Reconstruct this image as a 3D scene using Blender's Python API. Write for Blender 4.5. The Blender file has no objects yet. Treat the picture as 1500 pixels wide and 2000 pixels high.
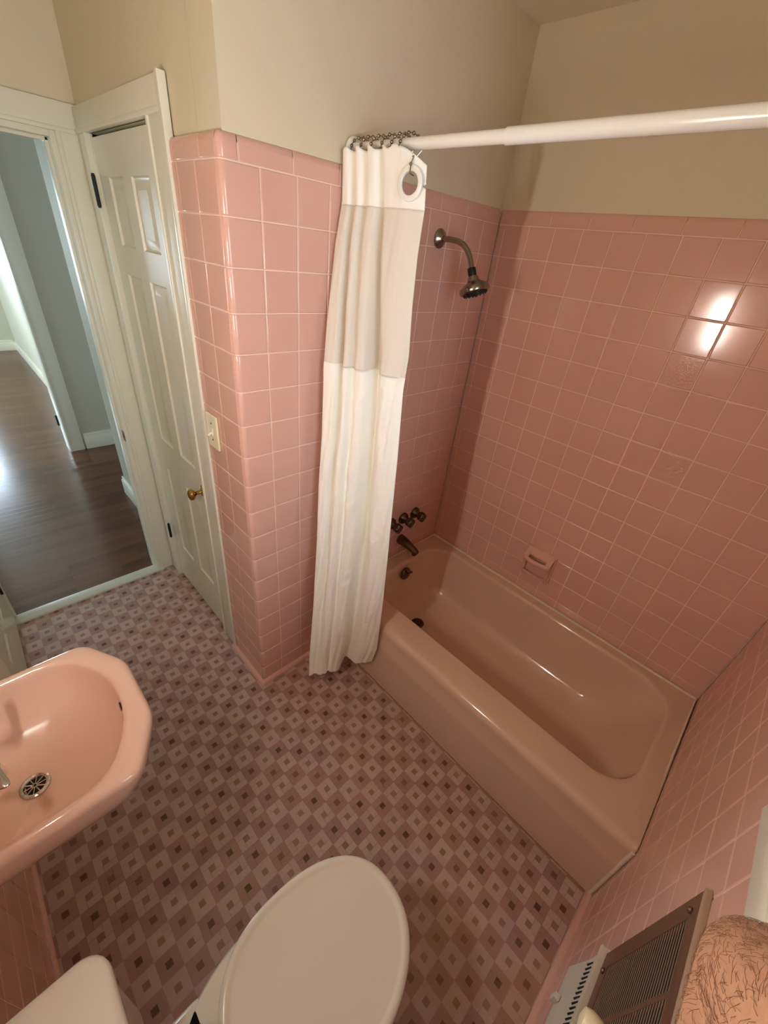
import bpy, bmesh, math, random
from mathutils import Vector, Matrix
random.seed(7)
SC = bpy.context.scene
COL = SC.collection
T = 0.108                       # tile pitch in metres
def zr(r): return (17.9 - r) * T
YB, XL = -1.434, -2.09          # window wall, sink wall
XP = -1.184                     # tiled face of the pier
XC = -1.166                     # plaster face of the closet wall
YD = 1.10                       # plaster face of the entrance wall
ZCEIL = 2.488

# ------------------------------------------------------------------ materials
def s2l(c): return c / 12.92 if c <= 0.04045 else ((c + 0.055) / 1.055) ** 2.4
def rgb(r, g, b): return (s2l(r / 255), s2l(g / 255), s2l(b / 255), 1.0)
MATS = {}
def mat(name, col, rough=0.5, metal=0.0, spec=0.5, vary=0.0, vscale=8.0, bump=0.0, bscale=200.0,
        coat=0.0, trans=0.0, emit=None, estr=0.0, alpha=1.0, sheen=0.0):
    m = bpy.data.materials.new(name); m.use_nodes = True
    nt = m.node_tree; b = nt.nodes['Principled BSDF']
    b.inputs['Base Color'].default_value = col
    b.inputs['Roughness'].default_value = rough
    b.inputs['Metallic'].default_value = metal
    b.inputs['Specular IOR Level'].default_value = spec
    b.inputs['Coat Weight'].default_value = coat
    b.inputs['Transmission Weight'].default_value = trans
    b.inputs['Alpha'].default_value = alpha
    if sheen: b.inputs['Sheen Weight'].default_value = sheen
    if emit:
        b.inputs['Emission Color'].default_value = emit
        b.inputs['Emission Strength'].default_value = estr
    tc = nt.nodes.new('ShaderNodeTexCoord')
    if vary:
        n = nt.nodes.new('ShaderNodeTexNoise'); n.inputs['Scale'].default_value = vscale
        n.inputs['Detail'].default_value = 4
        nt.links.new(tc.outputs['Object'], n.inputs['Vector'])
        r = nt.nodes.new('ShaderNodeMapRange')
        r.inputs['To Min'].default_value = 1 - vary; r.inputs['To Max'].default_value = 1 + vary
        nt.links.new(n.outputs['Fac'], r.inputs['Value'])
        h = nt.nodes.new('ShaderNodeMix'); h.data_type = 'RGBA'; h.blend_type = 'MULTIPLY'
        h.inputs[0].default_value = 1.0
        h.inputs[6].default_value = col
        nt.links.new(r.outputs['Result'], h.inputs[7])
        nt.links.new(h.outputs[2], b.inputs['Base Color'])
    if bump:
        n = nt.nodes.new('ShaderNodeTexNoise'); n.inputs['Scale'].default_value = bscale
        nt.links.new(tc.outputs['Object'], n.inputs['Vector'])
        bp = nt.nodes.new('ShaderNodeBump'); bp.inputs['Strength'].default_value = bump
        bp.inputs['Distance'].default_value = 0.002
        nt.links.new(n.outputs['Fac'], bp.inputs['Height'])
        nt.links.new(bp.outputs['Normal'], b.inputs['Normal'])
    MATS[name] = m
    return m

PLASTER = mat('cream_plaster', rgb(216, 206, 180), 0.7, vary=0.02, bump=0.08, bscale=300)
CEILM = mat('ceiling_paint', rgb(226, 218, 196), 0.8)
GROUT = mat('pink_grout', rgb(234, 206, 190), 0.8, vary=0.06, vscale=30)
TILE = mat('pink_tile', rgb(215, 171, 156), 0.12, vary=0.03, vscale=5, spec=0.5)
PINK = mat('pink_porcelain', rgb(214, 187, 164), 0.10, spec=0.6, vary=0.015, vscale=3)
SINKP = mat('pink_vitreous_china', rgb(229, 193, 171), 0.09, spec=0.6)
WHITEP = mat('white_gloss_paint', rgb(226, 224, 206), 0.3, vary=0.015, vscale=6, bump=0.05, bscale=40)
GREYW = mat('hall_wall_paint', rgb(190, 188, 168), 0.65, vary=0.02)
CERAM = mat('white_porcelain', rgb(230, 229, 220), 0.12, spec=0.6)
SEATP = mat('almond_plastic', rgb(226, 225, 214), 0.2, spec=0.5)
CHROME = mat('chrome', rgb(205, 203, 196), 0.12, metal=1.0)
NICKEL = mat('worn_nickel', rgb(150, 140, 126), 0.22, metal=1.0, vary=0.1, vscale=60)
BRONZE = mat('dark_chrome', rgb(104, 84, 76), 0.26, metal=1.0, vary=0.1, vscale=60)
BRASS = mat('polished_brass', rgb(190, 150, 70), 0.16, metal=1.0)
BLACK = mat('black_rubber_and_hole_shade', rgb(14, 13, 12), 0.5)  # rubber parts, and the painted shade of small holes and slots
SHADE_BLACK = mat('painted_dark_shade', rgb(16, 12, 10), 0.9)  # near-black colour painted in place of shade inside closet and grille
HINGE = mat('dark_hinge_metal', rgb(24, 16, 14), 0.6, metal=0.1)
RODM = mat('white_enamel_rod', rgb(236, 234, 224), 0.22, spec=0.6)
FABRIC = mat('white_curtain_fabric', rgb(244, 242, 232), 0.85, sheen=0.2, bump=0.05, bscale=500)
MARBLE = mat('white_marble', rgb(205, 206, 194), 0.3, vary=0.08, vscale=25)
GRILLE = mat('bronze_painted_steel', rgb(112, 82, 64), 0.4, metal=0.2, vary=0.08, vscale=30)
FIN = mat('grey_fin_steel', rgb(150, 134, 116), 0.4, metal=0.4)
IVORY = mat('ivory_plastic', rgb(233, 225, 190), 0.3)
REGD = mat('tan_enamel', rgb(176, 156, 132), 0.45)
REGW = mat('old_white_enamel', rgb(206, 201, 184), 0.4, vary=0.06, vscale=40)
CAULK = mat('old_caulk', rgb(226, 214, 190), 0.6, vary=0.15, vscale=40)
MOULD = mat('stained_caulk', rgb(150, 120, 84), 0.7, vary=0.5, vscale=60)
SKIN = mat('skin', rgb(188, 143, 114), 0.55, vary=0.10, vscale=30, bump=0.25, bscale=350)
SKIN.node_tree.nodes['Principled BSDF'].inputs['Subsurface Weight'].default_value = 0.15
SKIN.node_tree.nodes['Principled BSDF'].inputs['Subsurface Radius'].default_value = (0.01, 0.004, 0.002)
HAIR = mat('brown_hair', rgb(124, 84, 58), 0.6)
CLOTH = mat('navy_cotton', rgb(40, 48, 66), 0.9)
TUBE = mat('warm_lamp_glass', rgb(255, 240, 210), 0.4, emit=(1.0, 0.935, 0.82, 1), estr=121.0)
def pane_glass():
    m = bpy.data.materials.new('window_glass'); m.use_nodes = True
    nt = m.node_tree; nt.nodes.clear()
    out = nt.nodes.new('ShaderNodeOutputMaterial'); tr = nt.nodes.new('ShaderNodeBsdfTransparent')
    gl = nt.nodes.new('ShaderNodeBsdfGlossy'); gl.inputs['Roughness'].default_value = 0.02
    fr = nt.nodes.new('ShaderNodeFresnel'); fr.inputs['IOR'].default_value = 1.45
    x = nt.nodes.new('ShaderNodeMixShader'); nt.links.new(fr.outputs[0], x.inputs[0])
    nt.links.new(tr.outputs[0], x.inputs[1]); nt.links.new(gl.outputs[0], x.inputs[2]); nt.links.new(x.outputs[0], out.inputs['Surface'])
    return m
GLASS = pane_glass()

def sheer():
    m = bpy.data.materials.new('sheer_voile'); m.use_nodes = True
    nt = m.node_tree; nt.nodes.clear()
    out = nt.nodes.new('ShaderNodeOutputMaterial')
    tr = nt.nodes.new('ShaderNodeBsdfTransparent')
    df = nt.nodes.new('ShaderNodeBsdfDiffuse'); df.inputs['Color'].default_value = rgb(240, 234, 222)
    tl = nt.nodes.new('ShaderNodeBsdfTranslucent'); tl.inputs['Color'].default_value = rgb(240, 232, 218)
    a = nt.nodes.new('ShaderNodeMixShader'); a.inputs[0].default_value = 0.18
    nt.links.new(df.outputs[0], a.inputs[1]); nt.links.new(tl.outputs[0], a.inputs[2])
    x = nt.nodes.new('ShaderNodeMixShader'); x.inputs[0].default_value = 0.94
    nt.links.new(tr.outputs[0], x.inputs[1]); nt.links.new(a.outputs[0], x.inputs[2])
    nt.links.new(x.outputs[0], out.inputs['Surface'])
    return m
SHEER = sheer()

class NB:                                             # tiny node-maths helper
    def __init__(s, m):
        s.nt = m.node_tree
        s.tc = s.nt.nodes.new('ShaderNodeTexCoord')
        s.sep = s.nt.nodes.new('ShaderNodeSeparateXYZ'); s.nt.links.new(s.tc.outputs['Object'], s.sep.inputs[0])
        s.x, s.y, s.z = s.sep.outputs
    def m(s, op, a, b=None, c=None):
        n = s.nt.nodes.new('ShaderNodeMath'); n.operation = op
        for i, v in enumerate((a, b, c)):
            if v is None: continue
            if isinstance(v, (int, float)): n.inputs[i].default_value = v
            else: s.nt.links.new(v, n.inputs[i])
        return n.outputs[0]
    def comb(s, a, b, c=0.0):
        n = s.nt.nodes.new('ShaderNodeCombineXYZ')
        for i, v in enumerate((a, b, c)):
            if isinstance(v, (int, float)): n.inputs[i].default_value = v
            else: s.nt.links.new(v, n.inputs[i])
        return n.outputs[0]
    def white(s, vec):
        n = s.nt.nodes.new('ShaderNodeTexWhiteNoise'); n.noise_dimensions = '3D'
        s.nt.links.new(vec, n.inputs['Vector']); return n.outputs['Value']
    def mixc(s, f, a, b, mode='MIX'):
        n = s.nt.nodes.new('ShaderNodeMix'); n.data_type = 'RGBA'; n.blend_type = mode
        for i, v in ((0, f), (6, a), (7, b)):
            if isinstance(v, (int, float)): n.inputs[i].default_value = v
            elif isinstance(v, tuple): n.inputs[i].default_value = v
            else: s.nt.links.new(v, n.inputs[i])
        return n.outputs[2]
    def noise(s, scale, detail=3, vec=None):
        n = s.nt.nodes.new('ShaderNodeTexNoise'); n.inputs['Scale'].default_value = scale; n.inputs['Detail'].default_value = detail
        s.nt.links.new(vec if vec is not None else s.tc.outputs['Object'], n.inputs['Vector']); return n.outputs['Fac']

def vinyl():
    m = mat('patterned_vinyl', rgb(160, 120, 110), 0.42, spec=0.35)
    k = NB(m); bsdf = m.node_tree.nodes['Principled BSDF']
    cx = k.m('ADD', k.m('DIVIDE', k.m('ADD', k.x, 0.931), 0.0617), 0.5)
    cy = k.m('ADD', k.m('DIVIDE', k.m('ADD', k.y, 0.443), 0.0626), 0.5)
    ix, iy = k.m('FLOOR', cx), k.m('FLOOR', cy)
    px = k.m('SUBTRACT', k.m('SUBTRACT', cx, ix), 0.5); py = k.m('SUBTRACT', k.m('SUBTRACT', cy, iy), 0.5)
    par = k.m('ABSOLUTE', k.m('MODULO', k.m('ADD', ix, iy), 2.0))          # 0: dark cell, 1: pale cell
    ax, ay = k.m('ABSOLUTE', px), k.m('ABSOLUTE', py)
    cen = k.m('LESS_THAN', k.m('MAXIMUM', ax, ay), 0.15)
    gt = lambda a, v: k.m('GREATER_THAN', a, v)
    lt = lambda a, v: k.m('LESS_THAN', a, v)
    r0 = k.m('MULTIPLY', gt(py, .15), lt(px, .15)); r1 = k.m('MULTIPLY', gt(px, .15), gt(py, -.15))
    r2 = k.m('MULTIPLY', lt(py, -.15), gt(px, -.15))
    rid = k.m('ADD', k.m('ADD', r0, k.m('MULTIPLY', r1, 2.0)), k.m('MULTIPLY', r2, 3.0))
    w1 = k.white(k.comb(ix, iy, rid)); w2 = k.white(k.comb(ix, iy, 11.0)); w3 = k.white(k.comb(ix, iy, 23.0))
    pale = k.mixc(w2, rgb(190, 166, 155), rgb(184, 160, 155)); dark = k.mixc(w2, rgb(166, 133, 122), rgb(161, 128, 123))
    col = k.mixc(par, dark, pale)
    cdk = k.mixc(w3, rgb(94, 62, 53), rgb(136, 101, 89)); cpl = k.mixc(w3, rgb(140, 112, 98), rgb(156, 126, 112))
    col = k.mixc(cen, col, k.mixc(par, cdk, cpl))
    # joints of the pin-wheel blocks
    def near(a, v): return lt(k.m('ABSOLUTE', k.m('SUBTRACT', a, v)), .014)
    l = k.m('MULTIPLY', near(px, .15), gt(py, -.15)); l = k.m('MAXIMUM', l, k.m('MULTIPLY', near(px, -.15), lt(py, .15)))
    l = k.m('MAXIMUM', l, k.m('MULTIPLY', near(py, .15), lt(px, .15))); l = k.m('MAXIMUM', l, k.m('MULTIPLY', near(py, -.15), gt(px, -.15)))
    l = k.m('MAXIMUM', l, gt(k.m('MAXIMUM', ax, ay), .487))
    l = k.m('MULTIPLY', l, k.m('MULTIPLY', k.m('GREATER_THAN', k.noise(3.0), .5), .38))
    col = k.mixc(l, col, rgb(96, 64, 56))
    v = k.m('ADD', k.m('MULTIPLY', w1, .10), k.m('ADD', .86, k.m('MULTIPLY', k.noise(240.0), .18)))
    g = k.nt.nodes.new('ShaderNodeCombineColor')
    for i in range(3): k.nt.links.new(v, g.inputs[i])
    col = k.mixc(1.0, col, g.outputs[0], 'MULTIPLY')
    stain = k.m('MULTIPLY', k.m('GREATER_THAN', k.noise(2.2, 5), .60), .22)
    col = k.mixc(stain, col, rgb(168, 128, 84))
    k.nt.links.new(col, bsdf.inputs['Base Color'])
    return m
VINYL = vinyl()

def wood():
    m = mat('walnut_floorboards', rgb(80, 50, 34), 0.2, spec=0.5)
    k = NB(m); bsdf = m.node_tree.nodes['Principled BSDF']
    iy = k.m('FLOOR', k.m('DIVIDE', k.y, 0.057)); fy = k.m('FRACT', k.m('DIVIDE', k.y, 0.057))
    w = k.white(k.comb(iy, 3.0, 0.0))
    sx = k.m('ADD', k.m('MULTIPLY', k.x, 1.2), k.m('MULTIPLY', w, 9.0)); ixx = k.m('FLOOR', sx)
    w2 = k.white(k.comb(ixx, iy, 5.0))
    gr = k.noise(6.0, 6, k.comb(k.m('MULTIPLY', k.x, 1.0), k.m('MULTIPLY', k.y, 14.0), w))
    f = k.m('ADD', k.m('MULTIPLY', w2, .5), k.m('MULTIPLY', gr, .5))
    col = k.mixc(f, rgb(70, 40, 25), rgb(106, 66, 42))
    seam = k.m('LESS_THAN', fy, .03)
    col = k.mixc(k.m('MULTIPLY', seam, .7), col, rgb(30, 18, 12))
    k.nt.links.new(col, bsdf.inputs['Base Color'])
    bp = k.nt.nodes.new('ShaderNodeBump'); bp.inputs['Strength'].default_value = 0.10; bp.inputs['Distance'].default_value = 0.002
    k.nt.links.new(k.m('SUBTRACT', gr, k.m('MULTIPLY', seam, .8)), bp.inputs['Height']); k.nt.links.new(bp.outputs['Normal'], bsdf.inputs['Normal'])
    return m
WOOD = wood()

# ------------------------------------------------------------------ mesh helpers
def box(bm, x0, x1, y0, y1, z0, z1, mi=0, bev=0.0, seg=2):
    vs = [bm.verts.new((x, y, z)) for x in (x0, x1) for y in (y0, y1) for z in (z0, z1)]
    fs = []
    for q in ((0, 1, 3, 2), (4, 6, 7, 5), (0, 4, 5, 1), (2, 3, 7, 6), (0, 2, 6, 4), (1, 5, 7, 3)):
        f = bm.faces.new([vs[i] for i in q]); f.material_index = mi; fs.append(f)
    if bev:
        es = list({e for f in fs for e in f.edges})
        bmesh.ops.bevel(bm, geom=es, offset=bev, segments=seg, profile=0.6, affect='EDGES', material=mi)
    return fs
def tube(bm, pts, rad, n=12, caps=True, mi=0):
    pts = [Vector(p) for p in pts]
    rads = rad if isinstance(rad, (list, tuple)) else [rad] * len(pts)
    rings = []; u = None
    for i, p in enumerate(pts):
        t = (pts[min(i + 1, len(pts) - 1)] - pts[max(i - 1, 0)]).normalized()
        if u is None:
            u = t.orthogonal().normalized()
        else:
            u = (u - t * u.dot(t)).normalized()
        v = t.cross(u)
        rings.append([bm.verts.new(p + (u * math.cos(2 * math.pi * k / n) + v * math.sin(2 * math.pi * k / n)) * rads[i]) for k in range(n)])
    for a, b in zip(rings, rings[1:]):
        for k in range(n):
            f = bm.faces.new((a[k], a[(k + 1) % n], b[(k + 1) % n], b[k])); f.material_index = mi
    if caps:
        bm.faces.new(rings[0][::-1]).material_index = mi; bm.faces.new(rings[-1]).material_index = mi
def lathe(bm, prof, o, ax, n=24, mi=0, sx=1.0):
    """prof: (radius, distance along ax)"""
    o = Vector(o); ax = Vector(ax).normalized(); u = ax.orthogonal().normalized(); v = ax.cross(u)
    rings = []
    for r, d in prof:
        if r < 1e-6: rings.append([bm.verts.new(o + ax * d)])
        else: rings.append([bm.verts.new(o + ax * d + (u * math.cos(2 * math.pi * k / n) * sx + v * math.sin(2 * math.pi * k / n)) * r) for k in range(n)])
    for a, b in zip(rings, rings[1:]):
        for k in range(n):
            q = [a[k % len(a)], a[(k + 1) % len(a)], b[(k + 1) % len(b)], b[k % len(b)]]
            q2 = []
            for w in q:
                if w not in q2: q2.append(w)
            if len(q2) > 2: bm.faces.new(q2).material_index = mi
def loft(bm, rings, closed=True, cap0=False, cap1=False, mi=0):
    R = [[bm.verts.new(p) for p in r] for r in rings]
    n = len(R[0])
    for a, b in zip(R, R[1:]):
        for k in range(n if closed else n - 1):
            bm.faces.new((a[k], a[(k + 1) % n], b[(k + 1) % n], b[k])).material_index = mi
    if cap0: bm.faces.new(R[0][::-1]).material_index = mi
    if cap1: bm.faces.new(R[-1]).material_index = mi
    return R
def rrect(x0, x1, y0, y1, r, z, n=8):
    """rounded rectangle; r may be four radii (x1y1, x0y1, x0y0, x1y0)"""
    rs = r if isinstance(r, (list, tuple)) else [r] * 4
    out = []
    for i, (cx, cy, a) in enumerate(((x1, y1, 0), (x0, y1, 90), (x0, y0, 180), (x1, y0, 270))):
        q = rs[i]; sx = -1 if cx == x1 else 1; sy = -1 if cy == y1 else 1
        for k in range(n + 1):
            th = math.radians(a + 90 * k / n)
            out.append((cx + sx * q + q * math.cos(th), cy + sy * q + q * math.sin(th), z))
    return out
def link(name, bm, mats, parent=None, smooth=35, label=None, cat=None, group=None, kind=None, loc=None):
    bmesh.ops.recalc_face_normals(bm, faces=bm.faces)
    me = bpy.data.meshes.new(name); bm.to_mesh(me); bm.free()
    for m in (mats if isinstance(mats, (list, tuple)) else [mats]): me.materials.append(m)
    if smooth is not None:
        me.polygons.foreach_set('use_smooth', [True] * len(me.polygons))
        if smooth < 180: me.set_sharp_from_angle(angle=math.radians(smooth))
    return add(bpy.data.objects.new(name, me), parent, label, cat, group, kind, loc)
def add(o, parent=None, label=None, cat=None, group=None, kind=None, loc=None):
    COL.objects.link(o)
    if loc: o.location = loc
    if parent is not None:
        o.parent = parent
        o.matrix_parent_inverse = Matrix.Translation(-Vector(WORLD[parent.name])) if parent.name in WORLD else Matrix()
    for k, v in (('label', label), ('category', cat), ('group', group), ('kind', kind)):
        if v: o[k] = v
    WORLD[o.name] = loc or (0, 0, 0)
    return o
WORLD = {}
def thing(name, label, cat, loc, group=None):
    """an Empty at the base of a thing; parts are built in world coordinates and parented to it"""
    o = bpy.data.objects.new(name, None); o.empty_display_size = 0.05
    return add(o, None, label, cat, group, None, loc)
def NBM(): return bmesh.new()

# ------------------------------------------------------------------ tiles
G = 0.0012
def prof_piece(bm, path, vprof, mi, endn=None, flat=None):
    """path: [(x, y, nx, ny, npath)], vprof: [(n, z)] -> swept strip, n measured along the outward normal"""
    rows = []
    for x, y, nx, ny, npth in path:
        rows.append([bm.verts.new((x + nx * min(n, npth), y + ny * min(n, npth), z)) for n, z in vprof])
    for a, b in zip(rows, rows[1:]):
        for k in range(len(vprof) - 1):
            bm.faces.new((a[k], b[k], b[k + 1], a[k + 1])).material_index = mi
RND = random.Random(3)
def tile(bm, frame, u0, u1, v0, v1, mi, tilt=0.0035):
    """one pillow-edged tile in a wall frame (o, U, V, N)"""
    o, U, V, N = frame
    us = [u0 + G, u0 + G + .0010, u0 + G + .0032, u1 - G - .0032, u1 - G - .0010, u1 - G]
    vs = [v0 + G, v0 + G + .0010, v0 + G + .0032, v1 - G - .0032, v1 - G - .0010, v1 - G]
    dn = [-.0024, -.0006, 0, 0, -.0006, -.0024]
    a, b = RND.gauss(0, tilt), RND.gauss(0, tilt); uc, vc = (u0 + u1) / 2, (v0 + v1) / 2
    g = [[bm.verts.new(o + U * u + V * v + N * (min(dn[i], dn[j]) + a * (u - uc) + b * (v - vc))) for j, v in enumerate(vs)] for i, u in enumerate(us)]
    for i in range(5):
        for j in range(5):
            f = bm.faces.new((g[i][j], g[i + 1][j], g[i + 1][j + 1], g[i][j + 1])); f.material_index = mi
            f.smooth = not (i == 2 and j == 2)
def tile_field(bm, frame, us, vs, skip=None):
    for u0, u1 in zip(us, us[1:]):
        for v0, v1 in zip(vs, vs[1:]):
            if u1 - u0 < .006 or v1 - v0 < .006: continue
            if skip and skip(u0, u1, v0, v1): continue
            tile(bm, frame, u0, u1, v0, v1, 2)
def quad(bm, frame, u0, u1, v0, v1, n, mi):
    o, U, V, N = frame
    f = bm.faces.new([bm.verts.new(o + U * u + V * v + N * n) for u, v in ((u0, v0), (u1, v0), (u1, v1), (u0, v1))]); f.material_index = mi
def cap_row(bm, frame, us, z0):
    o, U, V, N = frame
    nrm = N
    vp = [(-.0024, z0 + G), (-.0006, z0 + G + .001), (0, z0 + G + .003), (0, z0 + .034), (-.0015, z0 + .041), (-.005, z0 + .0475), (-.0095, z0 + .0505), (-.02, z0 + .0515)]
    for u0, u1 in zip(us, us[1:]):
        if u1 - u0 < .01: continue
        pts = [(u0 + .0008, -.0024), (u0 + .0016, -.0006), (u0 + .0035, 0), (u1 - .0035, 0), (u1 - .0016, -.0006), (u1 - .0008, -.0024)]
        path = []
        for u, n in pts:
            p = o + U * u; path.append((p.x, p.y, nrm.x, nrm.y, n))
        prof_piece(bm, path, vp, 2)
def quarter_round(bm, pts, r=.018, mi=2, z0=0.0):
    """pink quarter-round at the floor along a polyline of (x, y, nx, ny)"""
    rows = []
    for x, y, nx, ny in pts:
        row = []
        for k in range(7):
            a = math.pi / 2 * k / 6
            row.append(bm.verts.new((x + nx * r * math.cos(a), y + ny * r * math.cos(a), z0 + r * math.sin(a))))
        rows.append(row)
    for a, b in zip(rows, rows[1:]):
        for k in range(6): bm.faces.new((a[k], b[k], b[k + 1], a[k + 1])).material_index = mi
def finish_wall(name, bm, kind='structure'):
    me = bpy.data.meshes.new(name); bmesh.ops.recalc_face_normals(bm, faces=[f for f in bm.faces if f.material_index == 0])
    bm.to_mesh(me); bm.free()
    for m in (PLASTER, GROUT, TILE): me.materials.append(m)
    return add(bpy.data.objects.new(name, me), kind=kind)
V3 = Vector
ZT = zr(0)                                             # joint below the cap row
rowsz = [zr(r) for r in range(17, -1, -1)]
RIM = 0.372
# frames: origin, U, V, N
FA = (V3((0, 0, 0)), V3((1, 0, 0)), V3((0, 0, 1)), V3((0, -1, 0)))
FC = (V3((0, 0, 0)), V3((0, 1, 0)), V3((0, 0, 1)), V3((-1, 0, 0)))
FB = (V3((0, YB, 0)), V3((1, 0, 0)), V3((0, 0, 1)), V3((0, 1, 0)))
FL = (V3((XL, 0, 0)), V3((0, 1, 0)), V3((0, 0, 1)), V3((1, 0, 0)))
FP = (V3((XP, 0, 0)), V3((0, 1, 0)), V3((0, 0, 1)), V3((-1, 0, 0)))
GD = -.0018

# wall A + pier (faucet end)
bm = NBM()
box(bm, XC, 0.1, .009, .13, 0, ZCEIL + .02, 0)
gx = [-(1.006 + k) * T for k in range(9, -1, -1)] + [-.001]      # -10.006T ... -1.006T, corner
quad(bm, FA, XP + .012, 0, 0, ZT + .035, GD, 1)
tile_field(bm, FA, [g for g in gx], [.012] + rowsz)
cpj = [-1.135, -.985, -.833, -.683, -.531, -.381, -.230, -.079, -.001]
cap_row(bm, FA, cpj, ZT)
# pier side face, tiles and bullnose corner column
quad(bm, FP, .012, .284, 0, ZT + .035, GD, 1)
py_ = [.0185, .1305, .2385, .284]
tile_field(bm, FP, py_, [.012] + rowsz)
cap_row(bm, FP, [.0185 + .08, .0185 + .232, .284], ZT); cap_row(bm, FP, [.0185, .0185 + .08], ZT)
def bull_path(xa, yb_):
    r = .015; P = [(xa - G, 0, 0, -1, -.0024), (xa - G - .001, 0, 0, -1, -.0006), (xa - G - .0032, 0, 0, -1, 0), (XP + r + .001, 0, 0, -1, 0)]
    for k in range(9):
        a = math.radians(270 - 90 * k / 8)
        P.append((XP + r + r * math.cos(a), r + r * math.sin(a), math.cos(a), math.sin(a), 0))
    P += [(XP, yb_ - G - .0032, -1, 0, 0), (XP, yb_ - G - .001, -1, 0, -.0006), (XP, yb_ - G, -1, 0, -.0024)]
    return P
for z0, z1 in zip([.012] + rowsz, rowsz):
    prof_piece(bm, bull_path(gx[0], .0185), [(-.0024, z0 + G), (-.0006, z0 + G + .001), (0, z0 + G + .0032), (0, z1 - G - .0032), (-.0006, z1 - G - .001), (-.0024, z1 - G)], 2)
vpc = [(-.0024, ZT + G), (-.0006, ZT + G + .001), (0, ZT + G + .003), (0, ZT + .034), (-.0015, ZT + .041), (-.005, ZT + .0475), (-.0095, ZT + .0505), (-.02, ZT + .0515)]
prof_piece(bm, bull_path(-1.135, .0185), vpc, 2)
prof_piece(bm, [(p[0], p[1], p[2], p[3], -.0021) for p in bull_path(XP + .030, .022)], [(-.0021, 0.0), (-.0021, ZT + .035)], 1)
quarter_round(bm, [(-.757, 0, 0, -1), (XP, 0, 0, -1), (XP, 0, -1, -1), (XP, 0, -1, 0), (XP, .284, -1, 0)])
for f in bm.faces:
    if f.material_index == 2 and len(f.verts) == 4 and f.calc_area() < .002: f.smooth = True
finish_wall('wall_back', bm)

# wall C (long tub wall)
bm = NBM()
box(bm, .008, .12, YB - .1, .13, 0, ZCEIL + .02, 0)
gy = [YB + .001] + [-(.286 + k) * T for k in range(12, -1, -1)] + [-.001]
quad(bm, FC, YB, 0, RIM - .05, ZT + .035, GD, 1)
tile_field(bm, FC, gy, [RIM + .004] + [zr(r) for r in range(14, -1, -1)])
cc = [YB + .001, -1.274, -1.124, -.974, -.822, -.672, -.521, -.370, -.220, -.069, -.001]
cap_row(bm, FC, cc, ZT)
for f in bm.faces:
    if f.material_index == 2 and f.calc_area() < .002: f.smooth = True
finish_wall('wall_right', bm)

# wall B (window and vent wall)
WX0, WX1, WZ0, WZ1 = -1.72, -1.09, 1.20, 2.12           # window rough opening
bm = NBM()
for x0, x1, z0, z1 in ((XL - .1, WX0, 0, ZCEIL + .02), (WX1, .12, 0, ZCEIL + .02), (WX0, WX1, 0, WZ0), (WX0, WX1, WZ1, ZCEIL + .02)):
    box(bm, x0, x1, YB - .13, YB - .008, z0, z1, 0)
for x0, x1, z0, z1 in ((XL, WX0, 0, ZT + .035), (WX1, 0, 0, ZT + .035), (WX0, WX1, 0, WZ0)):
    quad(bm, FB, x0, x1, z0, z1, GD, 1)
gb = [XL + .001] + [-(.305 + k) * T for k in range(18, -1, -1)] + [-.001]
inwin = lambda u0, u1, v0, v1: u1 > WX0 - .07 and u0 < WX1 + .07 and v1 > WZ0 - .09
tile_field(bm, FB, gb, [.012] + rowsz, inwin)
cap_row(bm, FB, [WX1 + .08, -.86, -.71, -.56, -.41, -.26, -.11, -.001], ZT); cap_row(bm, FB, [XL + .001, -1.95, WX0 - .08], ZT)
quarter_round(bm, [(XL, YB, 0, 1), (-.757, YB, 0, 1)])
for f in bm.faces:
    if f.material_index == 2 and f.calc_area() < .002: f.smooth = True
finish_wall('wall_front', bm)

# left wall (sink, toilet)
bm = NBM()
box(bm, XL - .12, XL - .008, YB - .13, YD + .13, 0, ZCEIL + .02, 0)
gl = [YB + .001] + [-(.35 + k) * T for k in range(12, -1, -1)] + [(.65 + k) * T for k in range(0, 3)] + [.30]
quad(bm, FL, YB, .30, 0, ZT + .035, GD, 1)
tile_field(bm, FL, gl, [.012] + rowsz)
cap_row(bm, FL, [YB + .001 + .15 * k for k in range(0, 11)] + [.15, .30], ZT)
quarter_round(bm, [(XL, YB, 1, 0), (XL, .30, 1, 0)], .010)
for f in bm.faces:
    if f.material_index == 2 and f.calc_area() < .002: f.smooth = True
finish_wall('wall_left', bm)

# closet wall (plaster with closet doorway), entrance wall, closet shell
CY0, CY1, CZ1 = .392, .972, 2.034                        # closet opening
bm = NBM()
for y0, y1, z0, z1 in ((.009, CY0, 0, ZCEIL + .02), (CY1, YD + .13, 0, ZCEIL + .02), (CY0, CY1, CZ1, ZCEIL + .02)):
    box(bm, XC, XC + .10, y0 if y0 > .01 else .131, y1, z0, z1)
link('wall_closet', bm, PLASTER, kind='structure', smooth=None)
bm = NBM()
box(bm, XC + .10, -.45, 1.24, 1.28, 0, 2.5); box(bm, -.49, -.45, .131, 1.24, 0, 2.5); box(bm, XC + .10, -.49, .131, 1.24, 2.46, 2.5); box(bm, XC + .0, -.49, .131, 1.24, -.03, -.002)
link('wall_closet_inside', bm, SHADE_BLACK, kind='structure', smooth=None)  # the closet's inner shade is put into the near-black colour
OX0, OX1, OZ = -1.957, -1.270, 2.010                     # entrance clear opening
bm = NBM()
for x0, x1, z0, z1 in ((XL - .008, OX0 - .02, 0, ZCEIL + .02), (OX1 + .02, XC, 0, ZCEIL + .02), (OX0 - .02, OX1 + .02, OZ + .02, ZCEIL + .02)):
    box(bm, x0, x1, YD, YD + .12, z0, z1)
link('wall_entrance', bm, PLASTER, kind='structure', smooth=None)
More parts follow.
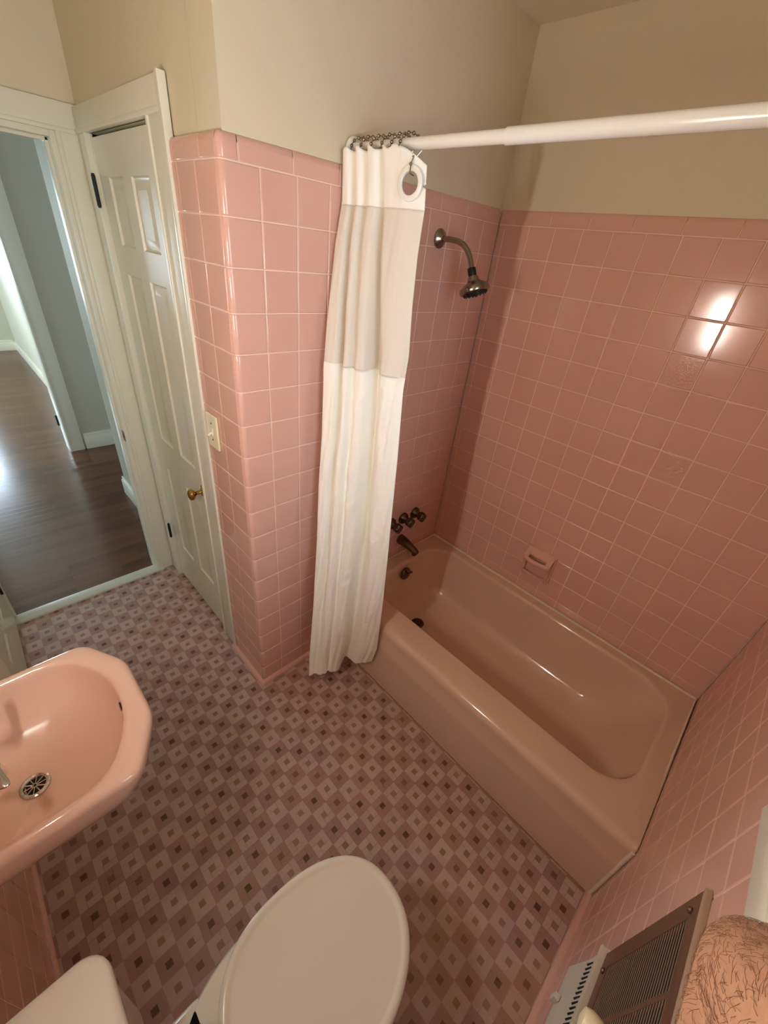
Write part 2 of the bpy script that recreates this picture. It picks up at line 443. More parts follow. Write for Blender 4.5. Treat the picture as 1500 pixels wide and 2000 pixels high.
bm = NBM(); box(bm, XL - .1, .12, YB - .13, YD + .13, ZCEIL, ZCEIL + .05); link('ceiling', bm, CEILM, kind='structure', smooth=None)
bm = NBM(); box(bm, XL, .0, YB, YD - .02, -.04, 0); link('floor', bm, VINYL, kind='structure', smooth=None)
# marble threshold
bm = NBM(); box(bm, OX0 - .015, OX1 + .03, 1.068, 1.138, -.03, .010, 0, .003); link('trim_1', bm, MARBLE, kind='structure')

# ---------------------------------------------------------------- casings and jambs
def casing(bm, axis, wall, sgn, a0, a1, z0, z1, inner):
    """moulded flat casing board: axis 'x' board lies on a y=const wall, 'y' on x=const; inner: which side carries the bead"""
    t = .020
    def bx(p0, p1, q0, q1, th, bev=.004):
        lo, hi = sorted((wall, wall + sgn * th))
        if axis == 'x': box(bm, p0, p1, lo, hi, q0, q1, 0, bev)
        else: box(bm, lo, hi, p0, p1, q0, q1, 0, bev)
    bx(a0, a1, z0, z1, t)
    w = .012
    if inner == 'lo': bx(a0 - .001, a0 + w, z0, z1, t + .006, .003)
    elif inner == 'hi': bx(a1 - w, a1 + .001, z0, z1, t + .006, .003)
    elif inner == 'bottom': bx(a0, a1, z0 - .001, z0 + w, t + .006, .003)
# entrance casing
bm = NBM()
casing(bm, 'x', YD, -1, OX1 + .018, XC - .001, 0, OZ + .019, 'lo')
casing(bm, 'x', YD, -1, OX0 - .11, OX0 - .018, 0, OZ + .019, 'hi')
casing(bm, 'x', YD, -1, OX0 - .11, XC - .001, OZ + .019, 2.112, 'bottom')
link('trim_2', bm, WHITEP, kind='structure')
bm = NBM()
box(bm, OX1, OX1 + .02, YD - .008, YD + .128, 0, OZ + .02, 0, .002); box(bm, OX0 - .02, OX0, YD - .008, YD + .128, 0, OZ + .02, 0, .002)
box(bm, OX0, OX1, YD - .008, YD + .128, OZ, OZ + .02, 0, .002)
box(bm, OX1 - .011, OX1, YD + .030, YD + .065, 0, OZ, 0, .002); box(bm, OX0, OX0 + .011, YD + .030, YD + .065, 0, OZ, 0, .002); box(bm, OX0, OX1, YD + .030, YD + .065, OZ - .011, OZ, 0, .002)
jamb = link('trim_3', bm, WHITEP, kind='structure')
bm = NBM(); box(bm, OX1 - .0015, OX1 + .001, YD - .006, YD + .024, .845, .900, 0, .0006); box(bm, OX1 - .0018, OX1 + .001, YD + .002, YD + .014, .862, .884, 1)  # second box is black, painted shade of the latch hole
link('strike_plate', bm, [NICKEL, BLACK], jamb)
# closet casing
bm = NBM()
casing(bm, 'y', XC, -1, .285, CY0 - .006, 0, 2.031, 'hi')
casing(bm, 'y', XC, -1, CY1 + .004, YD - .022, 0, 2.031, 'lo')
casing(bm, 'y', XC, -1, .285, YD - .022, 2.031, 2.104, 'bottom')
box(bm, XC - .026, XC - .004, .268, .286, 0, 2.106, 0, .003)
link('trim_4', bm, WHITEP, kind='structure')
bm = NBM()
box(bm, XC - .008, XC + .10, CY0 - .012, CY0, 0, CZ1, 0, .001); box(bm, XC - .008, XC + .10, CY1, CY1 + .012, 0, CZ1, 0, .001); box(bm, XC - .008, XC + .10, CY0 - .012, CY1 + .012, CZ1 - .004, CZ1 + .02, 0, .001)
link('trim_5', bm, WHITEP, kind='structure')

# ---------------------------------------------------------------- six panel doors
def panel_face(bm, P, us, vs, panels):
    """P(u, v, d) -> world; d is depth into the door"""
    for i in range(len(us) - 1):
        for j in range(len(vs) - 1):
            u0, u1, v0, v1 = us[i], us[i + 1], vs[j], vs[j + 1]
            if (i, j) in panels:
                rings = [(0, 0), (.004, .007), (.009, .009), (.012, .009), (.034, .0015), (.037, .0015)]
                R = []
                for s, d in rings:
                    R.append([bm.verts.new(P(u, v, d)) for u, v in ((u0 + s, v0 + s), (u1 - s, v0 + s), (u1 - s, v1 - s), (u0 + s, v1 - s))])
                for a, b in zip(R, R[1:]):
                    for k in range(4): bm.faces.new((a[k], a[(k + 1) % 4], b[(k + 1) % 4], b[k]))
                bm.faces.new(R[-1])
            else:
                bm.faces.new([bm.verts.new(P(u, v, 0)) for u, v in ((u0, v0), (u1, v0), (u1, v1), (u0, v1))])
PANELS = {(1, 1), (3, 1), (1, 3), (3, 3), (1, 5), (3, 5)}
def door_leaf(bm, o, U, N, W, us, vs, th=.035):
    """N points out of the visible face; both faces panelled"""
    o, U, N = V3(o), V3(U), V3(N)
    panel_face(bm, lambda u, v, d: o + U * u + V3((0, 0, v)) - N * d, us, vs, PANELS)
    panel_face(bm, lambda u, v, d: o + U * u + V3((0, 0, v)) - N * (th - d), us, vs, PANELS)
    z0, z1 = vs[0], vs[-1]
    for a, b in (((us[0], z0), (us[-1], z0)), ((us[-1], z0), (us[-1], z1)), ((us[-1], z1), (us[0], z1)), ((us[0], z1), (us[0], z0))):
        bm.faces.new([bm.verts.new(o + U * u + V3((0, 0, v)) - N * d) for (u, v), d in ((a, 0), (b, 0), (b, th), (a, th))])
    bmesh.ops.remove_doubles(bm, verts=bm.verts, dist=1e-5)
bm = NBM()
vs = [.008, .262, .768, .926, 1.612, 1.706, 1.910, 2.020]
door_leaf(bm, (XC - .004, CY0 + .003, 0), (0, 1, 0), (-1, 0, 0), CY1 - CY0 - .006,
          [0, .488 - CY0 - .003 - .004, .640 - CY0 - .003, .722 - CY0 - .003, .868 - CY0 - .003, CY1 - CY0 - .006], vs)
d2 = link('door_2', bm, WHITEP, kind='structure', smooth=25)
for z0, z1 in ((1.822, 1.914), (.292, .377)):
    bm = NBM(); tube(bm, [(XC - .026, CY1 - .004, z0), (XC - .026, CY1 - .004, z1)], .0065, 12)
    tube(bm, [(XC - .026, CY1 - .004, z0 - .005), (XC - .026, CY1 - .004, z0)], .005, 10); tube(bm, [(XC - .026, CY1 - .004, z1), (XC - .026, CY1 - .004, z1 + .005)], .005, 10)
    link('hinge', bm, HINGE, d2, label='dark metal hinge')
bm = NBM()
lathe(bm, [(0.0, 0), (.0275, 0), (.0275, .003), (.020, .007), (.011, .010), (.0085, .016), (.0085, .030), (.013, .036), (.0225, .043), (.0255, .051), (.0225, .059), (.012, .0635), (0, .0645)], (XC - .004, .436, .842), (-1, 0, 0), 28)
link('door_knob', bm, BRASS, d2, label='polished brass door knob')

# entrance door, swung open against the sink wall
th = math.radians(1.5)
U1 = V3((-math.sin(th), -math.cos(th), 0)); N1 = V3((math.cos(th), -math.sin(th), 0))
bm = NBM(); W1 = .675; s = W1 / .574
door_leaf(bm, V3((OX0 + .001, YD - .012, 0)), U1, N1, W1, [0, .11, .305, .37, .565, W1], vs)
d1 = link('door_1', bm, WHITEP, kind='structure', smooth=25)
for z0, z1 in ((1.78, 1.87), (.20, .29)):
    bm = NBM(); tube(bm, [(OX0 + .006, YD - .012, z0), (OX0 + .006, YD - .012, z1)], .006, 12); link('hinge', bm, HINGE, d1, label='dark metal hinge')
for sgn in (1, -1):
    bm = NBM()
    po = V3((OX0 + .001, YD - .012, .90)) + U1 * (W1 - .06) - (V3((0, 0, 0)) if sgn > 0 else N1 * .035)
    lathe(bm, [(0, 0), (.0275, 0), (.0275, .003), (.011, .009), (.0085, .018), (.013, .026), (.0245, .036), (.0245, .045), (.012, .051), (0, .052)], po, N1 * sgn, 24)
    link('door_knob', bm, BRASS, d1, label='brass door knob')

# ---------------------------------------------------------------- hall and far room
bm = NBM(); box(bm, -4.6, .45, 1.138, 7.1, -.05, .0); link('floor_hall', bm, WOOD, kind='structure', smooth=None)
HZ = ZCEIL
bm = NBM(); box(bm, -4.6, .45, YD + .12, 7.2, HZ, HZ + .05); link('ceiling_hall', bm, CEILM, kind='structure', smooth=None)
bm = NBM(); box(bm, -1.125, -.45, YD + .12, 2.12, 0, HZ); link('wall_hall_right', bm, GREYW, kind='structure', smooth=None)
bm = NBM(); box(bm, -1.29 + .10, .45, 3.10, 3.22, 0, HZ); box(bm, -4.6, -2.10, 3.10, 3.22, 0, HZ); box(bm, -2.10, -1.19, 3.10, 3.22, 2.06, HZ)
link('wall_hall_far', bm, GREYW, kind='structure', smooth=None)
bm = NBM(); box(bm, .35, .45, 2.12, 3.10, 0, HZ); link('wall_hall_end', bm, GREYW, kind='structure', smooth=None)
bm = NBM(); 
for q in ((YD, 1.45, 0, HZ), (2.75, 4.2, 0, HZ), (6.2, 7.2, 0, HZ), (1.45, 2.75, 0, .8), (1.45, 2.75, 2.1, HZ), (4.2, 6.2, 0, .8), (4.2, 6.2, 2.1, HZ)): box(bm, -4.6, -4.5, *q)
box(bm, -4.5, XL - .1, YD + .02, YD + .12, 0, HZ); link('wall_hall_left', bm, GREYW, kind='structure', smooth=None)
bm = NBM(); box(bm, -1.075, -.95, 3.22, 7.2, 0, HZ); link('wall_bedroom_right', bm, GREYW, kind='structure', smooth=None)
BX0, BX1, BZ0, BZ1 = -2.75, -1.75, .85, 2.1             # bedroom window
bm = NBM()
for x0, x1, z0, z1 in ((-4.6, BX0, 0, HZ), (BX1, -.95, 0, HZ), (BX0, BX1, 0, BZ0), (BX0, BX1, BZ1, HZ)): box(bm, x0, x1, 7.07, 7.2, z0, z1)
link('wall_bedroom_back', bm, GREYW, kind='structure', smooth=None)
def baseboard(name, segs):
    bm = NBM()
    for x0, x1, y0, y1, side in segs:
        box(bm, x0, x1, y0, y1, 0, .118, 0, .002)
        e = .006
        if side == '-y': box(bm, x0, x1, y0 + e, y1, .118, .142, 0, .005)
        elif side == '-x': box(bm, x0 + e, x1, y0, y1, .118, .142, 0, .005)
    link(name, bm, WHITEP, kind='structure')
baseboard('baseboard_hall_right', [(-1.143, -1.125, YD + .12, 2.135, '-x')])
baseboard('baseboard_hall_far', [(-1.165, .35, 3.082, 3.10, '-y')])
baseboard('baseboard_bedroom', [(-1.093, -1.075, 3.22, 7.07, '-x'), (-4.5, -1.093, 7.052, 7.07, '-y')])
bm = NBM()
casing(bm, 'x', 3.10, -1, -1.285, -1.178, 0, 2.06, 'lo'); casing(bm, 'x', 3.10, -1, -2.20, -2.105, 0, 2.06, 'hi'); casing(bm, 'x', 3.10, -1, -2.20, -1.178, 2.06, 2.16, 'bottom')
box(bm, -1.289, -1.190, 3.095, 3.225, 0, 2.06, 0, .002); box(bm, -2.12, -2.10, 3.095, 3.225, 0, 2.06, 0, .002); box(bm, -2.10, -1.289, 3.095, 3.225, 2.04, 2.06, 0, .002)
t6 = link('trim_6', bm, WHITEP, kind='structure')
bm = NBM(); tube(bm, [(-1.295, 3.228, .20), (-1.295, 3.228, .29)], .008, 10); link('hinge', bm, HINGE, t6, label='dark metal hinge')

# ---------------------------------------------------------------- windows
def window(name, x0, x1, z0, z1, yin, yout, sgn, apron, sill_proj=.045):
    """yin: room face of wall; sgn: direction into the room"""
    bm = NBM(); c = .065; t = .020
    def yb(a, b): return sorted((yin + sgn * a, yin + sgn * b))
    for a0, a1, b0, b1 in ((x0 - c, x0, z0, z1), (x1, x1 + c, z0, z1), (x0 - c, x1 + c, z1, z1 + c)):
        ya, yc = yb(-.008, t); box(bm, a0, a1, ya, yc, b0, b1, 0, .004)
    ya, yc = yb(-.05, sill_proj); box(bm, x0 - c - .02, x1 + c + .02, ya, yc, z0 - .025, z0, 0, .006)
    ya, yc = yb(-.008, t); box(bm, x0 - c, x1 + c, ya, yc, z0 - .025 - apron, z0 - .025, 0, .005)
    lo, hi = sorted((yin - sgn * .008, yout))
    for a0, a1, b0, b1 in ((x0, x0 + .018, z0, z1), (x1 - .018, x1, z0, z1), (x0, x1, z1 - .018, z1), (x0, x1, z0, z0 + .018)): box(bm, a0, a1, lo, hi, b0, b1)
    w = link(name, bm, WHITEP, kind='structure')
    ym = (yin + yout) / 2; zm = (z0 + z1) / 2
    for zz0, zz1, dy in ((z0 + .018, zm + .02, .012), (zm - .02, z1 - .018, -.02)):
        bm = NBM(); yy = ym + sgn * dy; f = .04; xa, xb = x0 + .018, x1 - .018
        for a0, a1, b0, b1 in ((xa, xa + f, zz0, zz1), (xb - f, xb, zz0, zz1), (xa + f, xb - f, zz0, zz0 + f), (xa + f, xb - f, zz1 - f, zz1)): box(bm, a0, a1, yy - .014, yy + .014, b0, b1, 0, .002)
        sh = link('sash', bm, WHITEP, w)
        bm = NBM(); box(bm, xa + f, xb - f, yy - .002, yy + .002, zz0 + f, zz1 - f); link('pane', bm, GLASS, sh)
    return w
window('window_1', WX0, WX1, WZ0, WZ1, YB, YB - .13, 1, .090)
window('window_2', BX0, BX1, BZ0, BZ1, 7.07, 7.2, -1, .07)

# ---------------------------------------------------------------- bathtub
tub = thing('bathtub', 'built-in pink bathtub along the long tiled wall', 'bathtub', (-.38, -.72, 0))
bm = NBM()
def outer(xf, z, e=.0025): return rrect(xf, -e, YB + e, -e, [.001] * 4, z, 10)
rings = [outer(-.766, .001), outer(-.764, .235), outer(-.764, .250), outer(-.760, .262), outer(-.760, .330)]
for k in range(7):
    a = math.pi / 2 * k / 6
    rings.append(outer(-.760 + .030 * (1 - math.cos(a)), .342 + .030 * math.sin(a)))
def inner(x0, x1, y0, y1, r, z): return rrect(x0, x1, y0, y1, r, z, 10)
ix0, ix1, iy0, iy1 = -.622, -.060, -1.365, -.078
rings.append(inner(ix0 - .012, ix1 + .012, iy0 - .012, iy1 + .012, [.142, .142, .142, .142], .3735))
for k in range(1, 6):
    a = math.pi / 2 * k / 5; s = .016
    rings.append(inner(ix0 - .012 + s * math.sin(a), ix1 + .012 - s * math.sin(a), iy0 - .012 + s * 1.1 * math.sin(a), iy1 + .012 - s * math.sin(a), .142, .3735 - .018 * (1 - math.cos(a))))
for z, dx, dyn, dyf, r in ((.30, .012, .030, .010, .140), (.22, .024, .075, .022, .140), (.15, .038, .125, .036, .135), (.115, .052, .160, .052, .130), (.092, .075, .195, .078, .120), (.080, .105, .235, .110, .105), (.0755, .150, .30, .16, .085), (.0735, .205, .40, .24, .05)):
    rings.append(inner(ix0 + dx, ix1 - dx, iy0 + dyn, iy1 - dyf, r, z))
loft(bm, rings, True, False, True)
link('tub_shell', bm, PINK, tub, smooth=50)
bm = NBM()
tube(bm, [(-.0065, -.006, RIM + .003), (-.0065, YB + .0065, RIM + .003), (-.752, YB + .0065, RIM - .010)], .0064, 10)
tube(bm, [(-.0065, -.0045, RIM + .003), (-.70, -.0045, RIM + .003)], .004, 8)
tube(bm, [(-.758, YB + .0065, RIM - .02), (-.766, YB + .0065, .006)], .0064, 10)
link('caulk_line', bm, CAULK, tub, label='old cream caulk line')
bm = NBM(); tube(bm, [(-.768, -.02, .001), (-.768, YB + .02, .001)], .0035, 6); link('floor_caulk', bm, MOULD, tub, label='stained caulk at the floor')
bm = NBM()
oc = V3((-.352, -.0985, .312)); od = V3((0, -1, .13)).normalized()
lathe(bm, [(0, 0), (.036, 0), (.036, .006), (.031, .011), (.012, .014), (.010, .016), (0, .016)], oc, od, 28)
ov = link('overflow_plate', bm, BRONZE, tub, label='dark chrome overflow plate')
bm = NBM(); tube(bm, [oc + od * .012, oc + od * .026 + V3((.004, 0, .014)), oc + od * .036 + V3((.010, 0, .026))], [.006, .005, .0065], 10); link('trip_lever', bm, BRONZE, ov)
bm = NBM()
lathe(bm, [(0, .004), (.010, .004), (.010, .002), (.020, .002), (.022, .006), (.031, .006), (.035, .002), (.036, -.003)], (-.378, -.262, .0765), (0, 0.05, 1), 28)
link('tub_drain', bm, BRONZE, tub, label='dark metal tub drain')

# ---------------------------------------------------------------- wall fittings over the tub
sh = thing('shower', 'round metal shower head on a curved arm high on the pink tiles', 'shower', (-.365, -.003, 1.853))
bm = NBM(); lathe(bm, [(0, 0), (.031, 0), (.031, .003), (.026, .010), (.015, .017), (.012, .022), (0, .022)], (-.365, 0, 1.853), (0, -1, 0), 28); link('wall_flange', bm, NICKEL, sh)
arm_p = [(-.365, -.004, 1.853), (-.365, -.05, 1.853), (-.365, -.085, 1.850), (-.365, -.11, 1.842), (-.365, -.13, 1.828), (-.365, -.146, 1.810), (-.365, -.158, 1.788), (-.365, -.166, 1.768)]
bm = NBM(); tube(bm, arm_p, .0095, 14); link('shower_arm', bm, NICKEL, sh)
hd = V3((.03, -.46, -1)).normalized(); h0 = V3((-.365, -.163, 1.776))
bm = NBM(); lathe(bm, [(0, 0), (.0135, 0), (.0145, .002), (.0145, .024), (.0135, .026), (0, .026)], h0, hd, 20); link('swivel_nut', bm, BLACK, sh, label='black swivel nut')
bm = NBM(); lathe(bm, [(0, .024), (.012, .024), (.018, .030), (.020, .038), (.025, .046), (.042, .055), (.052, .063), (.054, .072), (.052, .079), (.045, .082), (0, .082)], h0, hd, 32)
hb = link('spray_head', bm, NICKEL, sh)
bm = NBM()
uu = hd.orthogonal().normalized(); vv = hd.cross(uu)
lathe(bm, [(0, .0822), (.044, .0822), (.044, .0832), (0, .0842)], h0, hd, 28, 0)
for rr, nn in ((.039, 18), (.027, 12), (.013, 6)):
    for k in range(nn):
        a = 2 * math.pi * k / nn; c = h0 + hd * .082 + (uu * math.cos(a) + vv * math.sin(a)) * rr
        tube(bm, [c, c + hd * .006], .0022, 6, True, 0)
tube(bm, [h0 + hd * .08 + uu * .001, h0 + hd * .094 + uu * .003], .003, 8)
link('nozzle_plate', bm, BLACK, hb, label='black nozzle plate')

def tap(x, label):
    t = thing('tap_handle', label, 'tap', (x, -.002, .617), 'tap handles over the tub')
    o = V3((x, 0, .617))
    bm = NBM(); lathe(bm, [(0, 0), (.033, 0), (.033, .005), (.028, .014), (.017, .025), (.014, .036), (0, .036)], o, (0, -1, 0), 24); link('escutcheon', bm, BRONZE, t)
    bm = NBM(); n = 24; R = []
    for d, r0, w in ((.032, .013, 0), (.037, .021, .10), (.050, .0265, .16), (.063, .0255, .16), (.069, .019, .1), (.070, .005, 0)):
        R.append([o + V3((math.cos(2 * math.pi * k / n), 0, math.sin(2 * math.pi * k / n))) * (r0 * (1 + w * math.cos(4 * 2 * math.pi * k / n))) + V3((0, -d, 0)) for k in range(n)])
    loft(bm, R, True, True, True); link('grip', bm, BRONZE, t)
tap(-.418, 'dark chrome tap handle half hidden behind the shower curtain')
tap(-.326, 'dark chrome tap handle directly above the tub spout')
tap(-.234, 'dark chrome tap handle nearest the tiled corner')
sp = thing('tub_spout', 'dark chrome tub spout on the tiled wall below the three tap handles', 'spout', (-.322, -.002, .478))
bm = NBM()
R = []
for d, z, rx, rz in ((.0, .478, .0265, .030), (.006, .478, .0275, .031), (.03, .478, .026, .028), (.06, .474, .0235, .024), (.09, .468, .0205, .020), (.115, .462, .0185, .018), (.128, .458, .0165, .015), (.133, .456, .010, .009)):
    R.append([(-.322 + rx * math.cos(2 * math.pi * k / 20), -d - (0 if d < .1 else .003 * math.sin(2 * math.pi * k / 20)), z + rz * math.sin(2 * math.pi * k / 20)) for k in range(20)])
loft(bm, R, True, True, True); link('spout_body', bm, BRONZE, sp)
bm = NBM(); tube(bm, [(-.322, -.112, .452), (-.322, -.112, .437)], .0125, 16); link('spout_outlet', bm, BRONZE, sp)

# soap dish
sd = thing('soap_dish', 'pink ceramic soap dish with grab bar set in the long tiled wall', 'soap dish', (-.002, -.642, .49))
y0, y1, z0, z1 = -.717, -.567, .488, .652
bm = NBM()
# rim frame
for a0, a1, b0, b1 in ((y0, y0 + .016, z0, z1), (y1 - .016, y1, z0, z1), (y0 + .016, y1 - .016, z1 - .020, z1), (y0 + .016, y1 - .016, z0, z0 + .016)): box(bm, -.014, .004, a0, a1, b0, b1, 0, .005, 3)
box(bm, -.001, .004, y0 + .01, y1 - .01, z0 + .01, z1 - .01)
# cheeks and tray
for ya, yb_ in ((y0 + .006, y0 + .020), (y1 - .020, y1 - .006)):
    R = []
    for yy in (ya, yb_): R.append([(-.010, yy, z1 - .006), (-.030, yy, z1 - .018), (-.052, yy, z1 - .040), (-.055, yy, z1 - .052), (-.050, yy, z1 - .064), (-.034, yy, z1 - .075), (-.022, yy, z0 + .040), (-.028, yy, z0 + .012), (-.010, yy, z0 + .004)])
    loft(bm, R, True, True, True)
n = 14; R = []
for k in range(n + 1):
    t_ = -1 + 2 * k / n; yy = (y0 + y1) / 2 + t_ * (y1 - y0 - .03) / 2; xo = -.050 - .012 * (1 - t_ * t_)
    R.append([(xo + .0095 * math.cos(2 * math.pi * j / 12), yy, z1 - .050 + .0125 * math.sin(2 * math.pi * j / 12)) for j in range(12)])
loft(bm, R, True, True, True)
R = []
for k in range(n + 1):
    t_ = -1 + 2 * k / n; yy = (y0 + y1) / 2 + t_ * (y1 - y0 - .03) / 2; xo = -.034 - .012 * (1 - t_ ** 4)
    R.append([(.0, yy, z0 + .008), (xo, yy, z0 + .012), (xo - .003, yy, z0 + .032), (xo + .004, yy, z0 + .035), (xo + .008, yy, z0 + .018), (0, yy, z0 + .016)])
loft(bm, R, True, True, True)
R = []
for yy in (y0 + .012, y1 - .012): R.append([(-.006, yy, z1 - .002), (-.012, yy, z1 - .002), (-.034, yy, z1 - .024), (-.036, yy, z1 - .032), (-.030, yy, z1 - .034), (-.006, yy, z1 - .014)])
loft(bm, R, True, True, True)
for ya, yb_ in ((y0 + .006, y0 + .030), (y1 - .030, y1 - .006)):
    R = [[(-.012, yy, z1 - .004), (-.034, yy, z1 - .022), (-.054, yy, z1 - .040), (-.052, yy, z1 - .056), (-.030, yy, z1 - .036), (-.010, yy, z1 - .014)] for yy in (ya, yb_)]
    loft(bm, R, True, True, True)
link('dish_body', bm, TILE, sd, smooth=50)

# ---------------------------------------------------------------- curtain rod, curtain, rings
RX, RZ = -.790, 2.021
rod = thing('curtain_rod', 'white telescoping shower rod above the front edge of the pink tub', 'curtain rod', (RX, -.72, RZ))
bm = NBM(); tube(bm, [(RX, -.004, RZ), (RX, -.52, RZ)], .0127, 24); link('inner_tube', bm, RODM, rod)
bm = NBM(); tube(bm, [(RX, -.490, RZ), (RX, -.491, RZ), (RX, YB + .004, RZ)], [.0138, .0150, .0150], 24); link('outer_tube', bm, RODM, rod)
for yy, d in ((0, -1), (YB, 1)):
    bm = NBM(); lathe(bm, [(0, 0), (.026, 0), (.026, .006), (.019, .012), (.016, .022), (0, .022)], (RX, yy, RZ), (0, d, 0), 24); link('end_cap', bm, RODM, rod)
def interp(tab, z):
    tab = sorted(tab)
    if z <= tab[0][0]: return V3((tab[0][1], tab[0][2]))
    for a, b in zip(tab, tab[1:]):
        if z <= b[0]:
            f = (z - a[0]) / (b[0] - a[0]); return V3((a[1] + (b[1] - a[1]) * f, a[2] + (b[2] - a[2]) * f))
    return V3((tab[-1][1], tab[-1][2]))
LT = [(2.03, -.836, -.012), (1.90, -.832, -.012), (1.80, -.852, -.014), (1.68, -.870, -.020), (1.57, -.888, -.028), (1.46, -.903, -.040), (1.22, -.912, -.050), (1.02, -.926, -.056), (.80, -.946, -.080), (.47, -.985, -.115), (.18, -1.018, -.137), (.08, -1.036, -.160)]
RT = [(2.03, -.808, -.288), (1.89, -.804, -.302), (1.79, -.797, -.292), (1.67, -.792, -.292), (1.54, -.786, -.298), (1.44, -.786, -.293), (1.2, -.786, -.308), (1.0, -.787, -.317), (.78, -.788, -.328), (.5, -.788, -.338), (.25, -.786, -.338), (.12, -.782, -.312)]
def lerp(a, b, f): return a + (b - a) * f
def vint(keys, v):
    for (v0, a), (v1, b) in zip(keys, keys[1:]):
        if v <= v1: return lerp(a, b, (v - v0) / (v1 - v0))
    return keys[-1][1]
V1 = [(0, .125), (.27, .205), (.6, .16), (1, .10)]; A1 = [(0, .020), (.27, .050), (.6, .036), (1, .006)]
V2 = [(0, .285), (.27, .36), (.6, .34), (1, .30)]; A2 = [(0, .020), (.27, .026), (.6, .024), (1, .018)]
V3k = [(0, .475), (.27, .610), (.6, .62), (1, .60)]; A3 = [(0, .022), (.27, .066), (.6, .074), (1, .062)]
W3 = [(0, .030), (.27, .064), (1, .085)]
def nz(x, y): return math.sin(x * 7.1 + 1.3 * math.sin(y * 5.3)) * .5 + math.sin(x * 13.7 - y * 9.1 + 2) * .3 + math.sin(y * 17.3 + x * 3.1) * .2
def ztop(u): return 2.012 + .004 * math.sin(u * 40) if u < .72 else 2.012 - .036 * ((u - .72) / .28) ** 1.5
def zbot(u): return .085 + .045 * max(0, min(1, (u - .15) / .6)) + .012 * math.sin(u * 9)
def cpt(u, z):
    v = max(0, min(1, (2.02 - z) / 1.93))
    L, Rr = interp(LT, z), interp(RT, z)
    p = L + (Rr - L) * u; ch = (Rr - L); nrm = V3((ch.y, -ch.x)).normalized()
    if nrm.dot(V3((-.6, -.8))) < 0: nrm = -nrm
    d = 0.0
    for Vk, Ak, w in ((V1, A1, .034), (V2, A2, .036), (V3k, A3, None)):
        ww = w if w else vint(W3, v); q = (u - vint(Vk, v)) / ww
        sk = math.exp(-q * q)
        d -= vint(Ak, v) * sk
    d += .010 * math.sin(math.pi * min(1, max(0, u))) + lerp(.0, .020, v) * math.exp(-((u - .30) / .17) ** 2) + lerp(.006, .014, v) * math.exp(-((u - .82) / .14) ** 2)
    d += nz(u * 6, z * 3.0) * lerp(.0006, .0035, min(1, v * 2))
    if z < 1.47:
        for cu, cz, k_ in ((.40, 1.37, 1), (.72, 1.22, 1), (.40, .98, 1), (.78, .86, 1), (.42, .62, 1), (.75, .47, 1), (.5, .36, 1), (.36, 1.12, .7), (.8, 1.38, .8)):
            e = (u - cu) / .16; fz = (z - cz - .05 * e * e) / .012
            d -= .0035 * k_ * math.exp(-e * e) * (1 if abs(fz) > 4 else fz * math.exp(-fz * fz * .5) * 1.2 + .2)
    edge = min(1, u / .03, (1 - u) / .03)
    p = p + nrm * d * edge
    return V3((p.x, p.y, z))
cur = thing('shower_curtain', 'white fabric shower curtain with sheer window gathered beside the tiled pier', 'shower curtain', (-.83, -.16, .09))
ZS1, ZS2 = 1.893, 1.470
NU = 110
gc = cpt(.865, 1.940)
def sheet(name, ztopf, zbotf, nv, m, hole=False):
    bm = NBM(); g = []
    for i in range(NU + 1):
        u = i / NU; zt, zb = ztopf(u), zbotf(u)
        g.append([bm.verts.new(cpt(u, lerp(zt, zb, j / nv))) for j in range(nv + 1)])
    for i in range(NU):
        for j in range(nv):
            if hole:
                c = (g[i][j].co + g[i + 1][j + 1].co) / 2
                if (c - gc).length < .0285 or (c.z < gc.z - .001 and c.z > gc.z - .006 and i > NU * .93): continue
            bm.faces.new((g[i][j], g[i + 1][j], g[i + 1][j + 1], g[i][j + 1]))
    for v in [v for v in bm.verts if not v.link_faces]: bm.verts.remove(v)
    o = link(name, bm, m, cur, smooth=180)
    md = o.modifiers.new('thickness', 'SOLIDIFY'); md.thickness = .0008
    return o
hdr = sheet('header_band', ztop, lambda u: ZS1 - .004 * u, 26, FABRIC, True); hdr['label'] = 'opaque white top band with a ring opening'
shr = sheet('sheer_panel', lambda u: ZS1 - .004 * u, lambda u: ZS2, 70, SHEER); shr['label'] = 'sheer voile window panel'
low = sheet('lower_panel', lambda u: ZS2, zbot, 260, FABRIC); low['label'] = 'opaque white lower panel'
bm = NBM()                                           # doubled hem under the sheer panel
g = []
for i in range(NU + 1):
    u = i / NU
    row = []
    for j in range(7):
        p = cpt(u, ZS2 + .004 - .045 * j / 6); p2 = cpt(min(1, u + .01), p.z); t_ = (p2 - p); nrm = V3((t_.y, -t_.x, 0))
        if nrm.length < 1e-6: nrm = V3((-.6, -.8, 0))
        nrm.normalize()
        if nrm.dot(V3((-.6, -.8, 0))) < 0: nrm = -nrm
        row.append(bm.verts.new(p + nrm * .0016))
    g.append(row)
for i in range(NU):
    for j in range(6): bm.faces.new((g[i][j], g[i + 1][j], g[i + 1][j + 1], g[i][j + 1]))
link('seam_band', bm, FABRIC, low, smooth=180)
